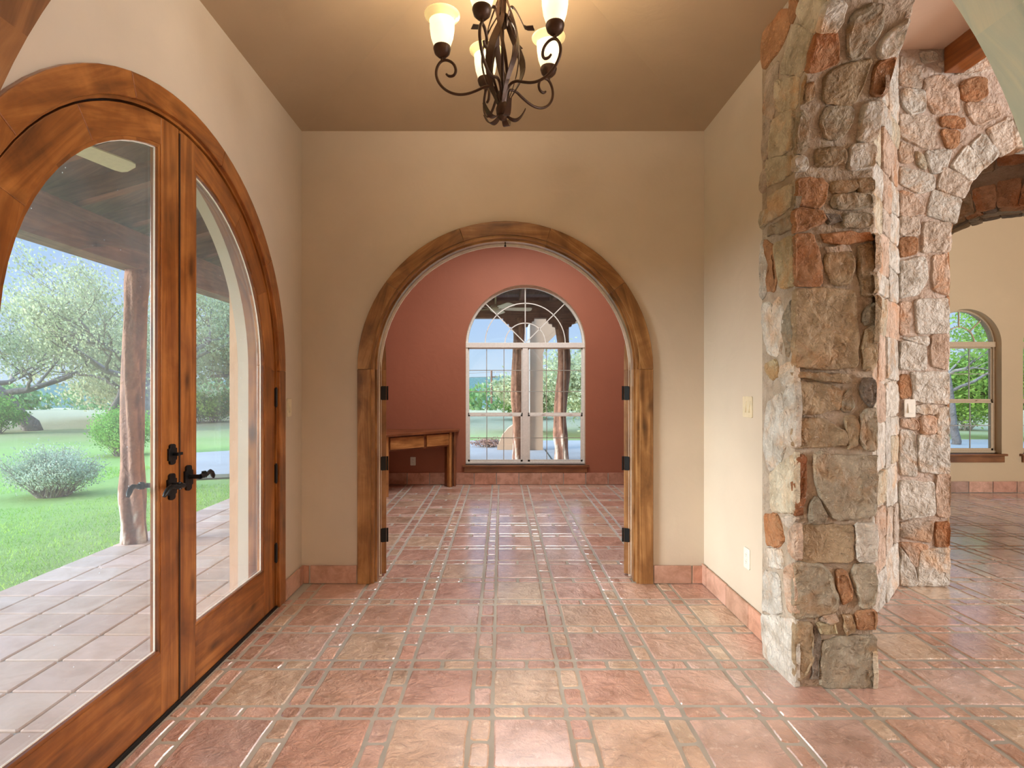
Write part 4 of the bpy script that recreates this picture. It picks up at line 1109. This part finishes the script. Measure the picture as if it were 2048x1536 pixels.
m = MB(); m.box(-3.3, 7, 11.2, 11.24, 2.98, 3.2, grain=0); tag(m.build('fascia_board', M_RAFT), 'brown fascia board behind the porch beam outside the red room window', 'board')
# ceiling fans
def fan(x, y, z, zt, ang, bl, label, nb=5):
    f = empty('ceiling_fan', (x, y, z), label, 'ceiling fan', 'porch ceiling fans')
    m = MB(); m.lathe([(0, -.07), (.05, -.06), (.09, -.03), (.10, .01), (.08, .05), (.03, .07), (0, .075)], (x, y, z), 20); m.build('motor_housing', M_FAN, f, smooth=True)
    m = MB(); m.tube([(x, y, z+.06), (x, y, zt)], .014, 8); m.build('downrod', M_FAN, f)
    for k in range(nb):
        a = ang+2*pi*k/nb; u = Vector((cos(a), sin(a), 0)); v = Vector((-sin(a), cos(a), -.28)); p = Vector((x, y, z))
        m = MB(); out_ = []
        for t, w_ in ((.16, .045), (.2, .055), (bl-.06, .068), (bl-.02, .06), (bl, .035)): out_.append((t, w_))
        pts = [(t, w_) for t, w_ in out_]+[(t, -w_) for t, w_ in out_[::-1]]
        A = [m.vert(p+u*t+v*w_+Vector((0, 0, .004))) for t, w_ in pts]; B = [m.vert(p+u*t+v*w_-Vector((0, 0, .004))) for t, w_ in pts]
        m.face(A); m.face(B[::-1])
        for i in range(len(A)): j = (i+1) % len(A); m.face([A[i], B[i], B[j], A[j]])
        m.build('blade', M_FAN, f)
        m = MB(); m.band([p+u*.08, p+u*.14-Vector((0, 0, .01)), p+u*.2], [v*.04, v*.03, v*.05], .006); m.build('blade_bracket', M_FAN, f)
    return f
fan(-2.56, 3.0, 2.75, 3.22, atan2(.54, .18), .60, 'cream ceiling fan under the porch roof seen through the left door pane')
fan(-.1, 9.4, 2.68, 3.16, radians(8), .62, 'cream ceiling fan under the porch seen in the arched top of the red room window')
# ------------------------------------------------------------------ ground, driveway, hills
def gz(x, y):
    d = max(0, y-14); e = max(0, -x-8)
    return -.2-.0*d+.06*sin(x*.35+y*.2)-.035*max(0, y-30)-.02*e*0
g = MB(); nx, ny = 90, 90
ids = {}
def gx(i): t = i/nx*2-1; return 4+abs(t)**1.8*(320 if t > 0 else -320)
def gy(j): t = j/ny; return -12+t**1.8*330
for i in range(nx+1):
    for j in range(ny+1):
        x, y = gx(i), gy(j); z = gz(x, y)
        if -2 < x < 9.4 and -5 < y < 8: z = -.45
        ids[i, j] = g.vert((x, y, z))
for i in range(nx):
    for j in range(ny): g.face([ids[i, j], ids[i+1, j], ids[i+1, j+1], ids[i, j+1]])
mg, ntg, bg_, Lk = newmat('lawn_grass'); v = coords(ntg)
n1 = noise(ntg, v, .35, 5); n2 = noise(ntg, v, 14, 5, .7); n3 = noise(ntg, v, 90, 2)
colg = mixc(ntg, n2, ramp(ntg, n1, [(.35, srgb(142, 186, 84)), (.6, srgb(176, 212, 110))]), srgb(198, 224, 136))
spx = N(ntg, 'ShaderNodeSeparateXYZ'); Lk(v, spx.inputs[0])
dist_ = math_(ntg, 'ADD', spx.outputs[1], math_(ntg, 'MULTIPLY', n1, 8))
colg = mixc(ntg, ramp(ntg, math_(ntg, 'DIVIDE', dist_, 60.), [(.30, (0, 0, 0)), (.44, (1, 1, 1))]), colg, mixc(ntg, n2, srgb(196, 186, 140), srgb(214, 206, 168)))
Lk(colg, bg_.inputs['Base Color']); bg_.inputs['Roughness'].default_value = .95; bg_.inputs['Specular IOR Level'].default_value = .1
bump(ntg, bg_, math_(ntg, 'ADD', n2, n3), 1.0, .05)
struct('ground_lawn', g, mg, smooth=True)
gr_ = MB(); rg = random.Random(5)
for k in range(42000):
    x = rg.uniform(-9.5, -3.56); y = rg.uniform(2.6, 11)
    if -x/y < .48 or -x/y > 1.02: continue
    if x > -6.7 and y > 8.8: continue
    if (x+6.55)**2+(y-8.15)**2 < .8: continue
    z = gz(x, y); h = rg.uniform(.018, .045); a = rg.uniform(0, 6.28); dx, dy = cos(a)*.005, sin(a)*.005; l = rg.uniform(-.02, .02)
    kk = rg.uniform(.7, 1.25); gr_.col = (kk, kk, kk*.9)
    gr_.face([gr_.vert((x-dx, y-dy, z)), gr_.vert((x+dx, y+dy, z)), gr_.vert((x+l, y+l, z+h))])
tag(gr_.build('grass', leafmat('grass_blades', srgb(140, 190, 80), srgb(190, 222, 116))), kind='stuff')
dr = MB()
def slab(pts, z, th=.06):
    A = [dr.vert((x, y, z)) for x, y in pts]; B = [dr.vert((x, y, z-th)) for x, y in pts]; dr.face(A); dr.face(B[::-1])
    for i in range(len(A)): j = (i+1) % len(A); dr.face([A[i], B[i], B[j], A[j]])
slab([(-5.5, 9.15), (-4.6, 9.35), (-3.5, 9.9), (-3.5, 10.96), (7, 10.96), (14, 11), (14, 15.6), (-2, 15.2), (-4.6, 13.9), (-7.0, 12.3), (-6.4, 10.8)], -.10)
struct('driveway', dr, M_CONC)
jl = MB(); jl.box(1.0, 1.03, 11.2, 13, -.1, -.096); struct('trim_2', jl, M_BLACK)
# hills
mh = leafmat('hill_scrub', srgb(104, 140, 128), srgb(134, 164, 150)); MATS['hill_scrub'] = mh
def hill(name, y0, x0, x1, h0, seed, mat):
    rr = random.Random(seed); ph = [rr.uniform(0, 6.28) for _ in range(6)]; m = MB(); n = 160
    top = []; bot = []; bk = []
    for i in range(n+1):
        x = x0+(x1-x0)*i/n; h = h0*(1+.35*sin(x/90+ph[0])+.22*sin(x/37+ph[1])+.06*sin(x/11+ph[2])+.03*sin(x/4+ph[3]))
        m.col = (1, 1, 1)
        bot.append(m.vert((x, y0-70, -22))); top.append(m.vert((x, y0, h))); bk.append(m.vert((x, y0+80, -22)))
    for i in range(n): m.face([bot[i], bot[i+1], top[i+1], top[i]]); m.face([top[i], top[i+1], bk[i+1], bk[i]])
    return struct(name, m, mat, smooth=True)
hill('hills', 310, -420, 420, 5.0, 4, mh)
mh2 = leafmat('near_tree_belt', srgb(112, 150, 96), srgb(150, 184, 120))
# ------------------------------------------------------------------ trees and shrubs
def leafq(m, p, s, rr, tint, up=.3):
    n = Vector((rr.gauss(0, 1), rr.gauss(0, 1), rr.gauss(0, 1)+up)).normalized(); a = n.cross(Vector((rr.random(), rr.random(), .3))).normalized(); b = n.cross(a)
    a *= s; b *= s*.55; k = rr.uniform(.72, 1.25)*tint; m.col = (k, k, k*.92)
    m.face([m.vert(p-a), m.vert(p+b), m.vert(p+a), m.vert(p-b)])
def tree(name, base, H_, spread, seed, label, cat, leafm, nleaf=16, leaf=.07, trunk_r=.28, lean=(0, 0), levels=4, bare=.0, group=None, bark=(.34, .30, .27), limbs=5, up=.5, clump=.45, low=.28, sub=3, bias=(0, 0)):
    rr = random.Random(seed); t = empty(name, base, label, cat, group); mt = MB(); ml = MB(); mt.col = bark; tips = []
    def br(p, d, ln, r, lv):
        P = [p]; rad = [r]; n = 5
        for i in range(n):
            d = (d+Vector((rr.gauss(0, .22), rr.gauss(0, .22), rr.gauss(0, .14)+(.05 if lv > 1 else 0)))).normalized()
            p = p+d*ln/n; P.append(p); rad.append(r*(1-.45*(i+1)/n)); 
            if lv >= levels-1: tips.append((p, lv))
        k = rr.uniform(.8, 1.15); mt.col = tuple(c_*k for c_ in bark)
        mt.tube(P, rad, 8 if lv < 2 else (5 if lv < 3 else 3), cap=lv == 0)
        if lv < levels:
            for q_ in range(sub if lv else limbs):
                i = rr.randint(2, n) if lv else rr.choice([n-1, n, n]); a = rr.uniform(0, 2*pi) if lv else 2*pi*q_/limbs+rr.uniform(-.3, .3)
                o_ = Vector((cos(a), sin(a), rr.uniform(-.05, up))) if lv < 2 else Vector((cos(a), sin(a), rr.uniform(-.4, .7)))
                nd = (d*(.25 if lv == 0 else .75)+o_*(.9 if lv == 0 else .75)+Vector((bias[0], bias[1], 0))).normalized()
                br(P[i], nd, (spread*.55 if lv == 0 else ln*rr.uniform(.55, .8)), rad[i]*.62, lv+1)
    b = Vector(base); d0 = Vector((lean[0], lean[1], 1)).normalized()
    br(b-d0*.25, d0, H_*low+.25, trunk_r, 0)
    for p, lv in tips:
        if rr.random() < bare: continue
        if p.z < b.z+H_*low*.6: continue
        for _ in range(nleaf): leafq(ml, p+Vector((rr.gauss(0, clump), rr.gauss(0, clump), rr.gauss(0, clump*.6))), leaf*rr.uniform(.6, 1.2), rr, 1)
    mt.build('trunk', M_BARK, t, smooth=True); ml.build('foliage', leafm, t)
    return t
TG = 'live oaks on the lawn'
tree('oak_tree', (-12.4, 19.5, -.25), 6.8, 5.2, 21, 'large grey-green live oak leaning left, its trunk just behind the cedar post', 'tree', M_OAK, 9, .06, .36, (-.45, .1), 5, .3, TG, limbs=5, clump=.34, low=.30)
tree('oak_tree', (-17.4, 20.8, -.25), 6.0, 4.4, 5, 'live oak with a thick forked trunk at the far left of the door view', 'tree', M_OAK, 9, .065, .32, (.1, 0), 5, .3, TG, limbs=4, clump=.36, low=.36)
tree('oak_tree', (-16.9, 24.0, -.3), 6.0, 5.0, 9, 'slim straight oak standing behind the two larger oaks on the left', 'tree', M_OAK, 14, .08, .22, (0, 0), 4, .1, TG, limbs=4, clump=.5)
tree('oak_tree', (-11.2, 25.5, -.3), 7.4, 4.2, 14, 'yellow-green oak seen in the narrow right pane of the front door', 'tree', M_OAK, 26, .085, .3, (.1, 0), 4, .0, TG, limbs=6, clump=.6)
tree('oak_tree', (-20.5, 30, -.3), 6.4, 4.6, 31, 'distant oak filling the left background behind the forked trunk', 'tree', M_OAK, 26, .1, .3, (0, 0), 4, 0, TG, limbs=6, clump=.75)
tree('oak_tree', (4.3, 18.6, -.25), 5.6, 2.3, 44, 'yellow-green oak with a curved low limb on the right side of the red room window', 'tree', M_OAK, 22, .07, .24, (-.25, 0), 4, .0, TG, limbs=6, clump=.5, low=.22)
tree('oak_tree', (.85, 20.0, -.25), 4.4, .75, 47, 'small oak behind the left cedar post in the red room window', 'tree', M_OAK, 14, .07, .12, (0, 0), 4, .0, TG, limbs=4, clump=.28, low=.25)
tree('oak_tree', (11.55, 14.2, -.2), 5.6, 2.6, 52, 'half bare oak with a dark forked trunk outside the living room window', 'tree', M_YOUNG, 5, .05, .11, (.12, 0), 5, .55, TG, limbs=4, clump=.22, low=.34)
tree('maple_tree', (15.3, 16.5, -.2), 6.0, 2.0, 53, 'bright green leafy tree at the right of the living room windows', 'tree', M_YOUNG, 30, .07, .15, (0, 0), 4, 0, limbs=6, clump=.42, low=.2)
tree('oak_tree', (17.0, 30, -.3), 4.2, 3.0, 57, 'hazy rounded tree in the distance of the living room window', 'tree', M_YOUNG, 30, .12, .2, (0, 0), 4, 0, TG, limbs=6, clump=.7, low=.15)
def shrub(name, base, w_, h_, n, leaf, seed, mat, label, stems=26, stemc=(.42, .36, .32), group=None, tall=True):
    rr = random.Random(seed); t = empty(name, base, label, 'shrub', group); b = Vector(base); ms = MB(); ml = MB(); ms.col = stemc; tips = []
    for k in range(stems):
        a = rr.uniform(0, 2*pi); e = rr.uniform(.1, 1.0); tip = b+Vector((cos(a)*w_/2*e, sin(a)*w_/2*e*.8, h_*(.45+.5*rr.random()*(1-e*e*.6))))
        mid = b+(tip-b)*.5+Vector((rr.gauss(0, .05), rr.gauss(0, .05), -.06*h_)); s0 = b+Vector((cos(a), sin(a), 0))*w_*.12
        ms.tube([s0, (s0+mid)/2, mid, tip], [.012, .009, .007, .003], 4)
        for _ in range(6): tips.append(mid+(tip-mid)*rr.uniform(.1, 1))
    for _ in range(n):
        p = rr.choice(tips)+Vector((rr.gauss(0, w_*.05), rr.gauss(0, w_*.05), rr.gauss(0, h_*.07)))
        if p.z < b.z+.03: continue
        leafq(ml, p, leaf*rr.uniform(.6, 1.2), rr, 1, .6)
    ms.build('stems', M_BARK, t); ml.build('foliage', mat, t); return t
shrub('sage_bush', (-6.55, 8.15, gz(-6.5, 8.1)), 1.6, .82, 14000, .017, 2, M_SAGEB, 'grey-green sage bush on the lawn, the nearest shrub left of the cedar post', 90)
shrub('shrub', (-8.7, 12.9, gz(-8.7, 12.9)), 1.75, 1.25, 12000, .03, 3, M_GREENB, 'bright green rounded shrub directly behind the cedar post on the lawn', 60)
shrub('shrub', (-17.6, 19.2, -.25), 2.4, 1.5, 9000, .05, 4, M_GREENB, 'green shrub at the foot of the forked oak at the far left', 50)
shrub('shrub', (-15.4, 23.4, -.3), 2.4, 1.0, 7000, .05, 6, M_GREENB, 'low green shrub between the oak trunks', 50)
shrub('shrub', (-13.0, 24.6, -.3), 3.2, 1.75, 8000, .06, 7, M_YOUNG, 'bright green shrub at the end of the lawn in the narrow door pane', 50)
shrub('shrub', (-4.2, 26, -.3), 6.0, 2.4, 16000, .08, 17, M_GREENB, 'wide green thicket in the lower left panes of the red room window', 90)
shrub('shrub', (1.4, 27.5, -.3), 3.2, 2.0, 9000, .07, 18, M_YOUNG, 'pale green bush behind the buttress in the red room window', 60)
shrub('shrub', (5.6, 27.5, -.3), 3.8, 2.2, 9000, .08, 19, M_YOUNG, 'pale green bush behind the right cedar post', 60)
shrub('shrub', (12.8, 21, -.3), 4.6, 2.2, 12000, .06, 22, M_YOUNG, 'pale green bush under the tree outside the living room window', 70)
shrub('shrub', (17.0, 21, -.3), 4.0, 2.2, 9000, .06, 23, M_YOUNG, 'pale green bush at the right edge outside the second living room window', 70)
shrub('shrub', (-.35, 13.6, -.12), 1.0, .26, 1800, .02, 24, plain('reddish_foliage', srgb(170, 130, 110), .8), 'low reddish groundcover beside the stucco buttress', 40)
# far belt of trees: many crowns nobody could count
fb = MB(); rr = random.Random(77)
for k in range(150):
    x = rr.uniform(-110, 110); y = rr.uniform(70, 120); r = rr.uniform(1.8, 3.6); cz = gz(x, y)+r*.6
    for _ in range(170):
        v_ = Vector((rr.gauss(0, 1), rr.gauss(0, 1), rr.gauss(0, 1))).normalized()*r*rr.uniform(.75, 1.05)
        leafq(fb, Vector((x+v_.x*1.3, y+v_.y, cz+v_.z*.75)), .5, rr, 1)
tag(fb.build('tree_line', mh2), kind='stuff')
# ------------------------------------------------------------------ stucco wing with buttress, seen through the red room window
sm = MB(); f = frY(12.9)
sm.prism([(.66, -.12), (.96, -.12), (.96, 2.12), (1.0, 2.26), (1.10, 2.42), (1.30, 2.62), (1.55, 2.80), (1.9, 2.92), (3.4, 2.92), (3.7, 2.8), (3.95, 2.62), (4.2, 2.3), (4.2, -.12), (4.6, -.12), (4.6, 3.6), (.66, 3.6)], f, 0, .4)
struct('wall_carport', sm, M_STUCCO)
sm = MB(); P = [(.655, -.12), (.655, 1.0), (.56, .98), (.47, .86), (.40, .66), (.30, .50), (.16, .40), (.03, .25), (-.06, .05), (-.09, -.12)]
sm.prism(P, frY(13.0), 0, .25); sm.box(-.10, .655, 12.97, 13.0, -.12, .02)
tag(sm.build('buttress', M_STUCCO), 'curved tan stucco buttress beside the carport pillar outside the red room window', 'buttress')
sm = MB(); sm.box(.60, .655, 12.84, 12.9, -.1, 3.5); tag(sm.build('downspout', M_STRIP), 'pale downspout running down the stucco pillar outside the red room window', 'downspout')
# utility pole with wires
up_ = empty('utility_pole', (-1.15, 64, -.5), 'dark wooden utility pole standing far off in the left panes of the red room window', 'pole')
m = MB(); m.tube([(-1.15, 64, -.5), (-1.15, 64, 3.3)], [.13, .10], 8); m.build('pole', M_RAFT, up_)
m = MB(); m.box(-1.25, -.5, 63.95, 64.05, 2.5, 2.6); m.build('crossarm', M_RAFT, up_)
for zz in (3.1, 2.6):
    m = MB(); m.tube([(-60, 70, zz+1.5)]+[(-1.15-58*(1-i/6.), 64+6*(1-i/6.), zz-.9*sin(pi*i/6.)) for i in range(1, 7)]+[(14+0*i, 63, zz+.4) for i in range(1)], .013, 4); m.build('wire', M_RAFT, up_)
# white post lantern glow etc. are left to real light
